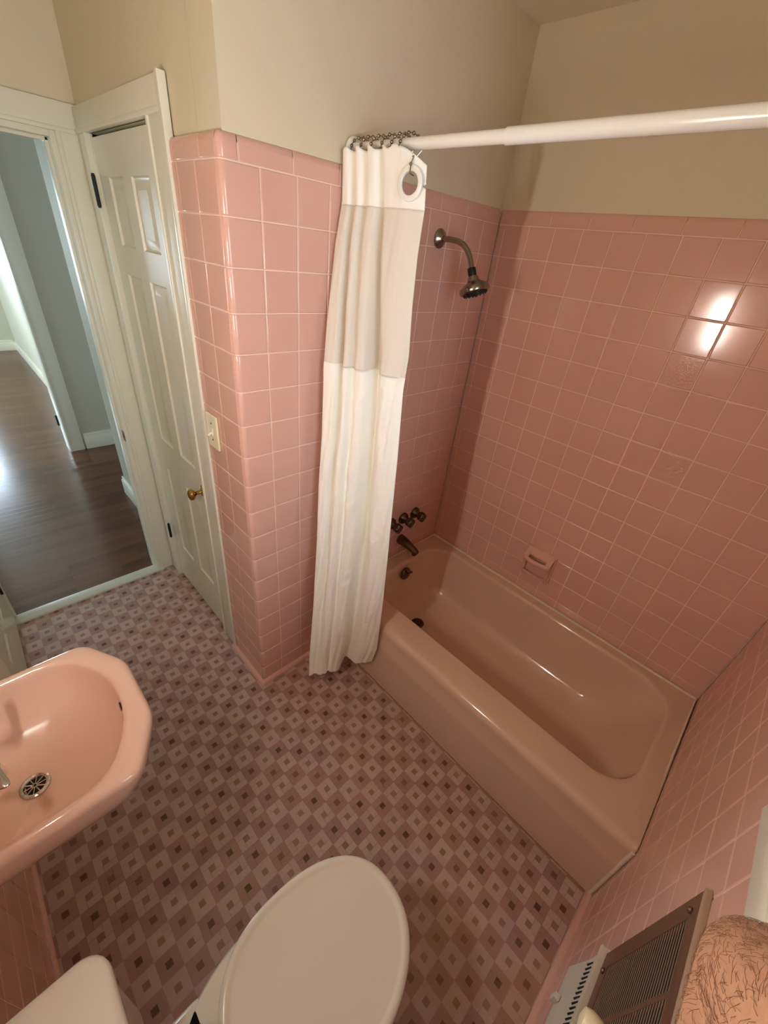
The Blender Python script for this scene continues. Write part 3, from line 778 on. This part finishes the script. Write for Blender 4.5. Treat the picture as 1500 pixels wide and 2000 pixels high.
# plastic ring set into the header
tg = (cpt(.93, 1.945) - cpt(.80, 1.945)); tg.z = 0; tg.normalize(); tg = (tg + V3((-.10, 0, 0))).normalized()
gn = V3((tg.y, -tg.x, 0));
if gn.dot(V3((-1, -1, 0))) < 0: gn = -gn
bm = NBM(); R = []
for r, d in ((.0235, 0), (.0235, .003), (.0250, .0045), (.0335, .0045), (.0360, .003), (.0365, -.001), (.0235, -.001)):
    R.append([gc + (tg * math.cos(2 * math.pi * k / 48) + V3((0, 0, 1)) * math.sin(2 * math.pi * k / 48)) * r + gn * (d + .003) for k in range(48)])
loft(bm, R, True); link('grommet_ring', bm, RODM, hdr, label='large white plastic ring')
RL = ['beaded chrome curtain ring hard against the tiled end of the rod',
      'second beaded chrome curtain ring from the tiled end of the rod',
      'third beaded chrome curtain ring from the tiled end of the rod',
      'fourth beaded chrome curtain ring from the tiled end of the rod',
      'beaded chrome curtain ring next to the hanging end one',
      'beaded chrome curtain ring at the free end, hooked through the white grommet']
ringy = [-.012, -.050, -.090, -.130, -.166, -.196]
def make_ring(o):
    w = NBM(); pts = []
    hel = lambda a: -.036 * (200 - a) / 180
    for k in range(0, 25):
        a = 215 - 235 * k / 24; pts.append((RX + .021 * math.cos(math.radians(a)), hel(a), RZ + .021 * math.sin(math.radians(a))))
    tube(w, [(RX - .022, .003, RZ - .026)] + pts + [(RX + .010, -.034, RZ - .024), (RX - .006, -.020, RZ - .030), (RX - .018, -.006, RZ - .032), (RX - .022, .003, RZ - .026)], .0012, 6)
    b = NBM()
    for k in range(7):
        a = 205 - 31 * k; c = (RX + .0212 * math.cos(math.radians(a)), hel(a), RZ + .0212 * math.sin(math.radians(a)))
        bmesh.ops.create_uvsphere(b, u_segments=12, v_segments=8, radius=.0044, matrix=Matrix.Translation(c))
    return w, b
w, b = make_ring(0)
r0 = thing('curtain_ring', RL[0], 'curtain ring', (0, 0, 0), 'beaded rings on the shower rod')
wo = link('wire_loop', w, NICKEL, r0); bo = link('roller_beads', b, NICKEL, r0)
r0.location = (0, ringy[0], 0); r0.rotation_euler = (0, 0, 0)
for i in range(1, 6):
    r = r0.copy(); COL.objects.link(r); r['label'] = RL[i]
    r.location = (0, ringy[i], 0)
    for ch in (wo, bo):
        c = ch.copy(); COL.objects.link(c); c.parent = r
    last = r
bm = NBM(); hk = gc + V3((0, 0, .030)) + gn * .010
tube(bm, [(RX - .018, -.006, RZ - .032), hk - V3((0, ringy[5], 0)) + V3((.008, 0, .022)), hk - V3((0, ringy[5], 0)) + V3((0, 0, .006)), hk - V3((0, ringy[5], 0)) - V3((0, 0, .012)), hk - V3((0, ringy[5], 0)) + V3((.014, 0, -.014))], .0014, 6)
bmesh.ops.create_uvsphere(bm, u_segments=12, v_segments=8, radius=.0038, matrix=Matrix.Translation(hk - V3((0, ringy[5], 0)) + V3((0, 0, .006))))
c = link('grommet_hook', bm, NICKEL); c.parent = last

# ---------------------------------------------------------------- sink
sk = thing('wall_sink', 'pink wall-hung sink with clipped corners left of the toilet', 'sink', (XL + .004, -.30, .70))
YC, HW = -.300, .2235
def sink_ring(xf, hw, ch, r_in, z, xb=XL + .002, n=5):
    """octagonal outline: wall side xb, front xf, half-width hw, clipped by ch with softened corners"""
    c = [(xb, YC - hw), (xf - ch * .62, YC - hw), (xf, YC - hw + ch * 1.12), (xf, YC + hw - ch * 1.12), (xf - ch * .62, YC + hw), (xb, YC + hw)]
    out = []
    for i, p in enumerate(c):
        p = V3(p); a = V3(c[i - 1]) - p; b = V3(c[(i + 1) % 6]) - p
        r = r_in if i not in (0, 5) else .002
        r = min(r, a.length * .45, b.length * .45); a.normalize(); b.normalize()
        p0, p1 = p + a * r, p + b * r
        for k in range(n + 1):
            t_ = k / n; q = p0 * (1 - t_) ** 2 + p * 2 * t_ * (1 - t_) + p1 * t_ * t_
            out.append((q.x, q.y, z))
    return out
bm = NBM()
rings = [sink_ring(-1.86, .12, .05, .03, .60), sink_ring(-1.80, .15, .07, .03, .615), sink_ring(-1.735, .19, .10, .04, .655), sink_ring(-1.690, .215, .110, .045, .705), sink_ring(-1.678, .2245, .112, .045, .745), sink_ring(-1.676, .2255, .112, .030, .768)]
for k in range(6):
    a = math.pi / 2 * k / 5; rings.append(sink_ring(-1.676 - .018 * (1 - math.cos(a)), .2255 - .018 * (1 - math.cos(a)),   .112, .030, .772 + .018 * math.sin(a)))
bx1, bx0, bh = -1.724, -2.028, .196
rim0 = sink_ring(bx1, bh, .115, .085, .78, bx0)
for e_, z in ((-.010, .7895), (-.003, .7870), (.0, .780)): rings.append(sink_ring(bx1 - e_, bh - e_, .115, .085, z, bx0 + e_))
cD = V3((-1.9345, -.304, 0))
for s_, z in ((.985, .764), (.965, .745), (.93, .724), (.87, .703), (.76, .681), (.60, .661), (.44, .647), (.28, .638), (.14, .633), (.0, .6312)):
    ring = []
    for p in rim0:
        d = V3((p[0], p[1], 0)) - cD; rad = d.length; w_ = (1 - s_) * .8
        re_ = rad * (1 - w_) + min(rad, .19) * w_; q = cD + d.normalized() * (.036 + (re_ - .036) * s_)
        ring.append((q.x, q.y, z))
    rings.append(ring)
loft(bm, rings, True, True, True)
link('basin', bm, SINKP, sk, smooth=60)
bm = NBM(); box(bm, XL + .001, XL + .020, YC - .225, YC + .225, .775, .865, 0, .008, 3); link('backsplash', bm, SINKP, sk)
bm = NBM(); dc = V3((-1.9345, -.304, .6315))
lathe(bm, [(.020, .0005), (.022, .004), (.0265, .0055), (.030, .004), (.0315, -.002)], dc, (0, 0, 1), 32)
for k in range(10):
    a = 2 * math.pi * k / 10; tube(bm, [dc + V3((.005 * math.cos(a), .005 * math.sin(a), .0018)), dc + V3((.022 * math.cos(a), .022 * math.sin(a), .0018))], .0014, 6)
lathe(bm, [(.003, .001), (.003, .003), (.006, .003), (.006, .001)], dc, (0, 0, 1), 16)
dr = link('sink_drain', bm, CHROME, sk, label='chrome drain strainer')
bm = NBM(); lathe(bm, [(0, .0), (.022, .0)], dc, (0, 0, 1), 20); link('drain_opening', bm, BLACK, dr)  # flat black disc, painted shade of the drain opening
bm = NBM(); lathe(bm, [(0, .002), (.010, .002), (.012, 0)], (-1.7275, -.325, .768), (-1, 0, .12), 20, 0, 1.0); link('overflow_hole', bm, BLACK, sk, label='dark overflow hole')  # black disc on the bowl, painted shade of the overflow hole
bm = NBM(); lathe(bm, [(.020, 0), (.026, .002), (.026, .014), (.014, .02), (.014, .05), (.012, .055), (0, .055)], (-2.054, YC, .789), (0, 0, 1), 20)
tube(bm, [(-2.054, YC, .835), (-2.02, YC, .846), (-1.995, YC, .838), (-1.99, YC, .825)], [.012, .011, .010, .0095], 14)
box(bm, -2.061, -2.034, YC - .125, YC + .125, .788, .802, 0, .006, 3)
link('faucet', bm, CHROME, sk, label='chrome two-handle faucet')
for sy in (-1, 1):
    bm = NBM(); hub = V3((-1.958, YC + sy * .060, .838))
    tube(bm, [(-2.050, YC + sy * .030, .806), (-2.030, YC + sy * .040, .828), (-1.985, YC + sy * .055, .838), hub], [.010, .010, .009, .009], 14)
    lathe(bm, [(0, -.016), (.014, -.016), (.015, -.012), (.015, .006), (.012, .012), (0, .014)], hub, (.25, 0, 1), 20)
    R = []
    for f, wd, hh in ((0, .0085, .006), (.3, .0075, .005), (.62, .0082, .0045), (.85, .0098, .004), (.97, .0085, .0035), (1, .003, .002)):
        c = V3((hub.x + .006, hub.y, hub.z + .010)).lerp(V3((-1.9405, YC + sy * .128, .848)), f)
        R.append([c + V3((wd * math.cos(2 * math.pi * k / 14), 0, hh * math.sin(2 * math.pi * k / 14))) for k in range(14)])
    loft(bm, R, True, True, True); link('lever_handle', bm, CHROME, sk, label='chrome lever handle')

# ---------------------------------------------------------------- toilet
to = thing('toilet', 'white toilet with its almond lid closed at the bottom of the picture', 'toilet', (-1.70, -.98, 0))
TY = -.983
bm = NBM()
rings = [rrect(-2.075, -1.905, TY - .225, TY + .225, .035, .385, 6), rrect(-2.078, -1.900, TY - .235, TY + .235, .035, .42, 6), rrect(-2.080, -1.897, TY - .243, TY + .243, .035, .60, 6), rrect(-2.080, -1.895, TY - .245, TY + .245, .035, .685, 6)]
loft(bm, rings, True, True, True); link('tank', bm, CERAM, to, smooth=50)
bm = NBM()
rings = [rrect(-2.086, -1.890, TY - .252, TY + .252, .04, .686, 6), rrect(-2.086, -1.886, TY - .256, TY + .256, .042, .694, 6), rrect(-2.086, -1.886, TY - .256, TY + .256, .042, .712, 6), rrect(-2.084, -1.890, TY - .252, TY + .252, .042, .7185, 6), rrect(-2.078, -1.898, TY - .244, TY + .244, .04, .721, 6)]
loft(bm, rings, True, True, True); link('tank_lid', bm, CERAM, to, smooth=50)
bm = NBM(); lathe(bm, [(0, 0), (.014, 0), (.014, .008), (.008, .012), (0, .012)], (-1.895, TY - .17, .63), (1, 0, 0), 16); tube(bm, [(-1.885, TY - .17, .63), (-1.878, TY - .13, .626), (-1.874, TY - .09, .618)], [.006, .005, .007], 10); link('flush_lever', bm, CHROME, to, label='chrome flush lever')
def oval(xb, xf, hw, z, n=48, pw=2.25):
    out = []; cx = xb + (xf - xb) * .42
    for k in range(n):
        a = 2 * math.pi * k / n; c, s_ = math.cos(a), math.sin(a)
        ex = abs(c) ** (2 / pw) * (1 if c >= 0 else -1); ey = abs(s_) ** (2 / pw) * (1 if s_ >= 0 else -1)
        out.append((cx + ((xf - cx) if c >= 0 else (cx - xb)) * ex, TY + hw * ey, z))
    return out
bm = NBM()
loft(bm, [oval(-1.86, -1.56, .095, .001, pw=2.6), oval(-1.86, -1.56, .092, .05, pw=2.6), oval(-1.87, -1.56, .085, .14, pw=2.6), oval(-1.88, -1.50, .11, .24), oval(-1.89, -1.42, .155, .32), oval(-1.90, -1.385, .172, .365), oval(-1.90, -1.380, .175, .380), oval(-1.895, -1.386, .170, .388)], True, True, True)
link('bowl', bm, CERAM, to, smooth=50)
bm = NBM(); box(bm, -1.985, -1.80, TY - .155, TY + .155, .30, .388, 0, .02, 3); link('bowl_deck', bm, CERAM, to, smooth=50)
bm = NBM(); loft(bm, [oval(-1.800, -1.376, .172, .388), oval(-1.804, -1.370, .177, .392), oval(-1.804, -1.370, .177, .402), oval(-1.800, -1.376, .172, .406)], True, True, True); link('seat', bm, SEATP, to, smooth=50)
bm = NBM()
loft(bm, [oval(-1.802, -1.372, .174, .407, 64), oval(-1.806, -1.367, .179, .411, 64), oval(-1.806, -1.367, .179, .419, 64), oval(-1.8045, -1.3685, .1775, .4225, 64), oval(-1.801, -1.372, .174, .4255, 64), oval(-1.796, -1.377, .169, .4270, 64), oval(-1.791, -1.382, .164, .4268, 64), oval(-1.787, -1.386, .160, .4252, 64), oval(-1.782, -1.391, .155, .4246, 64), oval(-1.74, -1.44, .11, .4280, 64), oval(-1.66, -1.53, .04, .4295, 64)], True, True, True)
ld = link('lid', bm, SEATP, to, smooth=60, label='closed almond lid')
for sy in (-1, 1):
    bm = NBM(); tube(bm, [(-1.815, TY + sy * .075 - .018, .405), (-1.815, TY + sy * .075 + .018, .405)], .011, 16); lathe(bm, [(.012, 0), (.015, .002), (.015, .014), (0, .016)], (-1.815, TY + sy * .075, .388), (0, 0, 1), 16); link('lid_hinge', bm, CHROME, to, label='chrome lid hinge')

# ---------------------------------------------------------------- light switch
ls = thing('light_switch', 'ivory light switch plate on the side of the tiled pier', 'light switch', (XP - .002, .207, 1.20))
bm = NBM(); box(bm, XP - .0085, XP - .0005, .168, .246, 1.140, 1.264, 0, .0035, 3); pl = link('switch_plate', bm, IVORY, ls)
bm = NBM(); box(bm, XP - .011, XP - .008, .200, .214, 1.188, 1.216, 0, .001); tube(bm, [(XP - .008, .207, 1.199), (XP - .024, .207, 1.191)], [.0052, .0042], 10); link('toggle', bm, IVORY, ls)
for z in (1.172, 1.232):
    bm = NBM(); lathe(bm, [(0, .0015), (.003, .001), (.0035, 0)], (XP - .0085, .207, z), (-1, 0, 0), 12); link('screw', bm, NICKEL, ls)

# ---------------------------------------------------------------- wall grille, register
VX0, VX1, VZ0, VZ1 = -1.520, -1.104, .487, .918
gr = thing('wall_grille', 'brown metal louvred grille on the window wall above the white register', 'vent grille', (-1.31, YB + .001, VZ0))
bm = NBM(); D = .010; fw = .040
for a0, a1, b0, b1 in ((VX0, VX0 + fw, VZ0, VZ1), (VX1 - fw, VX1, VZ0, VZ1), (VX0 + fw, VX1 - fw, VZ0, VZ0 + fw), (VX0 + fw, VX1 - fw, VZ1 - fw, VZ1)): box(bm, a0, a1, YB, YB + D, b0, b1, 0, .001)
link('grille_frame', bm, GRILLE, gr)
bm = NBM(); box(bm, VX0 - .002, VX1 + .002, YB, YB + D + .001, VZ1 - .002, VZ1 + .008, 0, .002); link('top_flange', bm, REGD, gr)
bm = NBM(); box(bm, VX0 + fw - .001, VX1 - fw + .001, YB + .0005, YB + .002, VZ0 + fw - .001, VZ1 - fw + .001); link('duct_shade', bm, SHADE_BLACK, gr)  # thin dark sheet on the wall, painted shade behind the louvers
cols = [(-1.262, VX1 - fw), (-1.378, -1.274), (VX0 + fw, -1.390)]
for xm in (-1.268, -1.384):
    bm = NBM(); box(bm, xm - .006, xm + .006, YB + .002, YB + D - .001, VZ0 + fw, VZ1 - fw, 0, .001); link('mullion', bm, GRILLE, gr)
nl = 33; dz = (VZ1 - VZ0 - 2 * fw) / nl
lm = None
for k in range(nl):
    zc = VZ0 + fw + dz * (k + .5)
    if lm is None:
        bm = NBM()
        for a0, a1 in cols:
            R = [[(x, YB + .0080, -.0022), (x, YB + .0085, -.0023), (x, YB + .0085, .0020), (x, YB + .0080, .0021)] for x in (a0, a1)]
            loft(bm, R, True, True, True)
        lv = link('louver', bm, FIN, gr, smooth=None); lm = lv; base = lv.matrix_parent_inverse.copy()
        lv.location = (0, 0, zc)
    else:
        c = lm.copy(); COL.objects.link(c); c.location = (0, 0, zc)
for x, z in ((-1.150, .886), (-1.168, .515), (-1.48, .886)):
    bm = NBM(); lathe(bm, [(.006, 0), (.0065, .003), (.004, .006), (0, .007)], (x + .016, YB + D, z), (0, 1, 0), 16); link('screw', bm, NICKEL, gr)
rg = thing('wall_register', 'small white register with black slots below the brown grille', 'register', (-1.24, YB + .001, .25))
bm = NBM(); rx0, rx1, rz0, rz1 = -1.420, -1.084, .262, .470
R = [[(rx0, YB, rz0), (rx1, YB, rz0), (rx1, YB, rz1), (rx0, YB, rz1)], [(rx0 + .002, YB + .008, rz0 + .002), (rx1 - .002, YB + .008, rz0 + .002), (rx1 - .002, YB + .010, rz1 - .002), (rx0 + .002, YB + .010, rz1 - .002)],
     [(rx0 + .03, YB + .030, rz0 + .035), (rx1 - .026, YB + .030, rz0 + .035), (rx1 - .022, YB + .014, rz1 - .022), (rx0 + .022, YB + .014, rz1 - .022)]]
loft(bm, R, True, True, True); box(bm, rx0 + .01, rx1 - .003, YB + .006, YB + .020, rz1 - .012, rz1, 0, .002)
link('register_face', bm, REGW, rg, smooth=None)
for k in range(14):
    x = rx1 - .034 - .0095 * k * 1.15
    if x < rx0 + .05: break
    bm = NBM(); tube(bm, [(x, YB + .0150, .432), (x - .003, YB + .0190, .408)], .0022, 8); link('slot', bm, BLACK, rg, label='black slot')  # solid black rod, painted shade of a slot
bm = NBM(); box(bm, -1.200, -1.186, YB + .028, YB + .040, .292, .330, 0, .002); link('lever_tab', bm, REGW, rg)
kb = thing('cream_knob', 'cream oval knob in front of the grille beside the white register', 'knob', (-1.335, YB + .02, .83))
bm = NBM(); lathe(bm, [(.010, 0), (.010, .030), (.015, .036), (.0195, .046), (.0195, .060), (.015, .070), (0, .074)], (-1.364, YB + D, .806), (0, 1, 0), 24); link('knob_body', bm, IVORY, kb)

# ---------------------------------------------------------------- sconce by the sink mirror (outside the picture, lights the room)
wl = thing('wall_light', 'vertical warm tube lamp on the wall beside the sink', 'wall lamp', (XL + .001, -.57, 1.42))
LZ0, LZ1, LX, LY = 1.46, 1.76, XL + .07, -.57
bm = NBM(); box(bm, XL, XL + .025, LY - .035, LY + .035, LZ0 - .05, LZ1 + .05, 0, .006)
for z in (LZ0 - .02, LZ1 + .004): box(bm, XL + .02, LX + .018, LY - .018, LY + .018, z, z + .016, 0, .003)
link('lamp_base', bm, CHROME, wl)
bm = NBM(); tube(bm, [(LX, LY, LZ0), (LX, LY, LZ1)], .014, 20); link('lamp_tube', bm, TUBE, wl)

# ---------------------------------------------------------------- the photographer's arm
CAM = V3((-1.747, -1.143, 1.796))
RC = ((.71398, -.69226, .10497), (-.31196, -.44864, -.83749), (.62686, .56521, -.53628))
def cw(x, y, z): return CAM + V3((RC[0][i] * x + RC[1][i] * y + RC[2][i] * z for i in range(3)))
def px2w(px, py, d): return cw((px - 750) / 798.33 * d, (py - 1000) / 798.33 * d, d)
pe = thing('person', 'hairy bare forearm of a person at the lower right edge', 'person', tuple(px2w(1480, 1930, .30)))
E0 = px2w(1503, 1950, .300)
hand = cw(.105, .135, -.01)
sho = V3((-1.86, -1.30, 1.46))
fd = (hand - E0).normalized(); sd_ = fd.cross(V3((0, 0, 1))).normalized(); up_ = sd_.cross(fd)
toE = (sho - E0).normalized()
def curve(pts, n):
    out = []
    for i in range(len(pts) - 1):
        p0 = pts[max(i - 1, 0)]; p1 = pts[i]; p2 = pts[i + 1]; p3 = pts[min(i + 2, len(pts) - 1)]
        for k in range(n):
            t_ = k / n
            out.append(.5 * ((2 * p1) + (p2 - p0) * t_ + (2 * p0 - 5 * p1 + 4 * p2 - p3) * t_ * t_ + (3 * p1 - p0 - 3 * p2 + p3) * t_ ** 3))
    out.append(pts[-1]); return out
def limb(bm, pts, rad, n=20):
    P4 = curve([V3((p.x, p.y, p.z, r)) if False else Vector((p.x, p.y, p.z, r)) for p, r in zip(pts, rad)], 6)
    tube(bm, [Vector((q[0], q[1], q[2])) for q in P4], [q[3] for q in P4], n)
    for q in (P4[0], P4[-1]): bmesh.ops.create_uvsphere(bm, u_segments=n, v_segments=12, radius=q[3], matrix=Matrix.Translation((q[0], q[1], q[2])))
bm = NBM()
limb(bm, [E0, E0.lerp(hand, .2), E0.lerp(hand, .45), E0.lerp(hand, .75), hand, hand + fd * .03], [.043, .0485, .045, .034, .028, .030])
limb(bm, [E0, E0.lerp(sho, .3), E0.lerp(sho, .65), sho], [.043, .046, .050, .055])
pal = hand + fd * .045
limb(bm, [hand + fd * .02 - sd_ * .012, pal - sd_ * .012 + fd * .04], [.024, .019]); limb(bm, [hand + fd * .02 + sd_ * .014, pal + sd_ * .014 + fd * .036], [.024, .019])
for off, ln in ((-.030, .062), (-.010, .072), (.010, .067), (.029, .052)):
    p0 = pal + sd_ * off + fd * .035
    limb(bm, [p0, p0 + fd * ln * .45 + up_ * .006, p0 + fd * ln * .78 - up_ * .006, p0 + fd * ln * .92 - up_ * .024], [.0105, .0095, .0088, .0075], 12)
p0 = pal - sd_ * .026 - fd * .015
limb(bm, [p0, p0 - sd_ * .024 + fd * .022, p0 - sd_ * .028 + fd * .052], [.015, .0115, .009], 12)
armo = link('arm', bm, SKIN, pe, smooth=180)
md = armo.modifiers.new('remesh', 'REMESH'); md.mode = 'VOXEL'; md.voxel_size = .0028; md.use_smooth_shade = True
md = armo.modifiers.new('soft', 'SMOOTH'); md.iterations = 6; md.factor = .6
bm = NBM(); tube(bm, [E0.lerp(sho, .55), E0.lerp(sho, .8), sho], [.060, .063, .066], 20, False); link('sleeve', bm, CLOTH, pe, label='short navy sleeve')
# hairs: curved slivers lying over the skin
bm = NBM(); hr = random.Random(5)
ax0 = (hand - E0).normalized(); toc = (CAM - E0).normalized()
bpy.context.view_layer.update()
ev = armo.evaluated_get(bpy.context.evaluated_depsgraph_get()); em = ev.to_mesh()
cand = [(v.co.copy(), v.normal.copy()) for v in em.vertices if v.normal.dot(toc) > -.05 and (v.co - E0).length < .19]
ev.to_mesh_clear()
for k in range(min(1500, len(cand))):
    p, nrm = cand[hr.randrange(len(cand))]
    swirl = math.sin(p.x * 60) + math.cos(p.z * 70)
    tdir = (-ax0 * hr.uniform(.3, 1) + nrm.cross(ax0) * (hr.uniform(-.5, .5) + .35 * swirl)); tdir = (tdir - nrm * tdir.dot(nrm)).normalized()
    ln = hr.uniform(.005, .014)
    q1 = p + tdir * ln * .5 + nrm * .0012; q2 = p + tdir * ln + nrm * .0006
    tube(bm, [p, q1, q2], [.00014, .00012, .00005], 4, False)
ho = link('arm_hair', bm, HAIR, pe, label='dark arm hair', kind='stuff')

# ---------------------------------------------------------------- light
def area(name, loc, rot, sx, sy, power, col):
    l = bpy.data.lights.new(name, 'AREA'); l.shape = 'RECTANGLE'; l.size = sx; l.size_y = sy; l.energy = power; l.color = col
    o = bpy.data.objects.new(name, l); COL.objects.link(o); o.location = loc; o.rotation_euler = rot; return o
area('daylight_bath_window', ((WX0 + WX1) / 2, YB - .16, (WZ0 + WZ1) / 2), (math.radians(90), 0, math.radians(0)), WX1 - WX0, WZ1 - WZ0, 7.5, (.74, .89, 1.0))
area('daylight_bedroom_window', ((BX0 + BX1) / 2, 7.25, (BZ0 + BZ1) / 2), (math.radians(-90), 0, 0), BX1 - BX0, BZ1 - BZ0, 55, (.66, .84, 1.0))
area('daylight_hall_window', (-4.62, 2.1, 1.45), (0, math.radians(-90), 0), 1.3, 1.3, 13, (.66, .86, 1.0))
area('daylight_bedroom_side', (-4.62, 5.2, 1.45), (0, math.radians(-90), 0), 1.3, 2.0, 85, (.68, .85, 1.0))
W = bpy.data.worlds.new('sky'); SC.world = W; W.use_nodes = True
bg = W.node_tree.nodes['Background']; bg.inputs[0].default_value = (.62, .78, 1.0, 1); bg.inputs[1].default_value = 1.0

# ---------------------------------------------------------------- camera
cd = bpy.data.cameras.new('camera'); co = bpy.data.objects.new('camera', cd); COL.objects.link(co)
cd.sensor_fit = 'HORIZONTAL'; cd.sensor_width = 36.0; cd.lens = 36.0 * 798.33 / 1500; cd.clip_start = .02
M = Matrix(((RC[0][0], -RC[1][0], -RC[2][0], CAM.x), (RC[0][1], -RC[1][1], -RC[2][1], CAM.y), (RC[0][2], -RC[1][2], -RC[2][2], CAM.z), (0, 0, 0, 1)))
co.matrix_world = M
SC.camera = co
SC.view_settings.view_transform = 'Standard'; SC.view_settings.look = 'None'; SC.view_settings.gamma = 1.0
SC.view_settings.use_curve_mapping = False
SC.view_settings.exposure = 1.0
SC.cycles.use_denoising = True
SC.cycles.max_bounces = 12; SC.cycles.diffuse_bounces = 6; SC.cycles.glossy_bounces = 4; SC.cycles.transparent_max_bounces = 12
SC.cycles.caustics_reflective = False; SC.cycles.caustics_refractive = False
SC.cycles.sample_clamp_indirect = 8.0
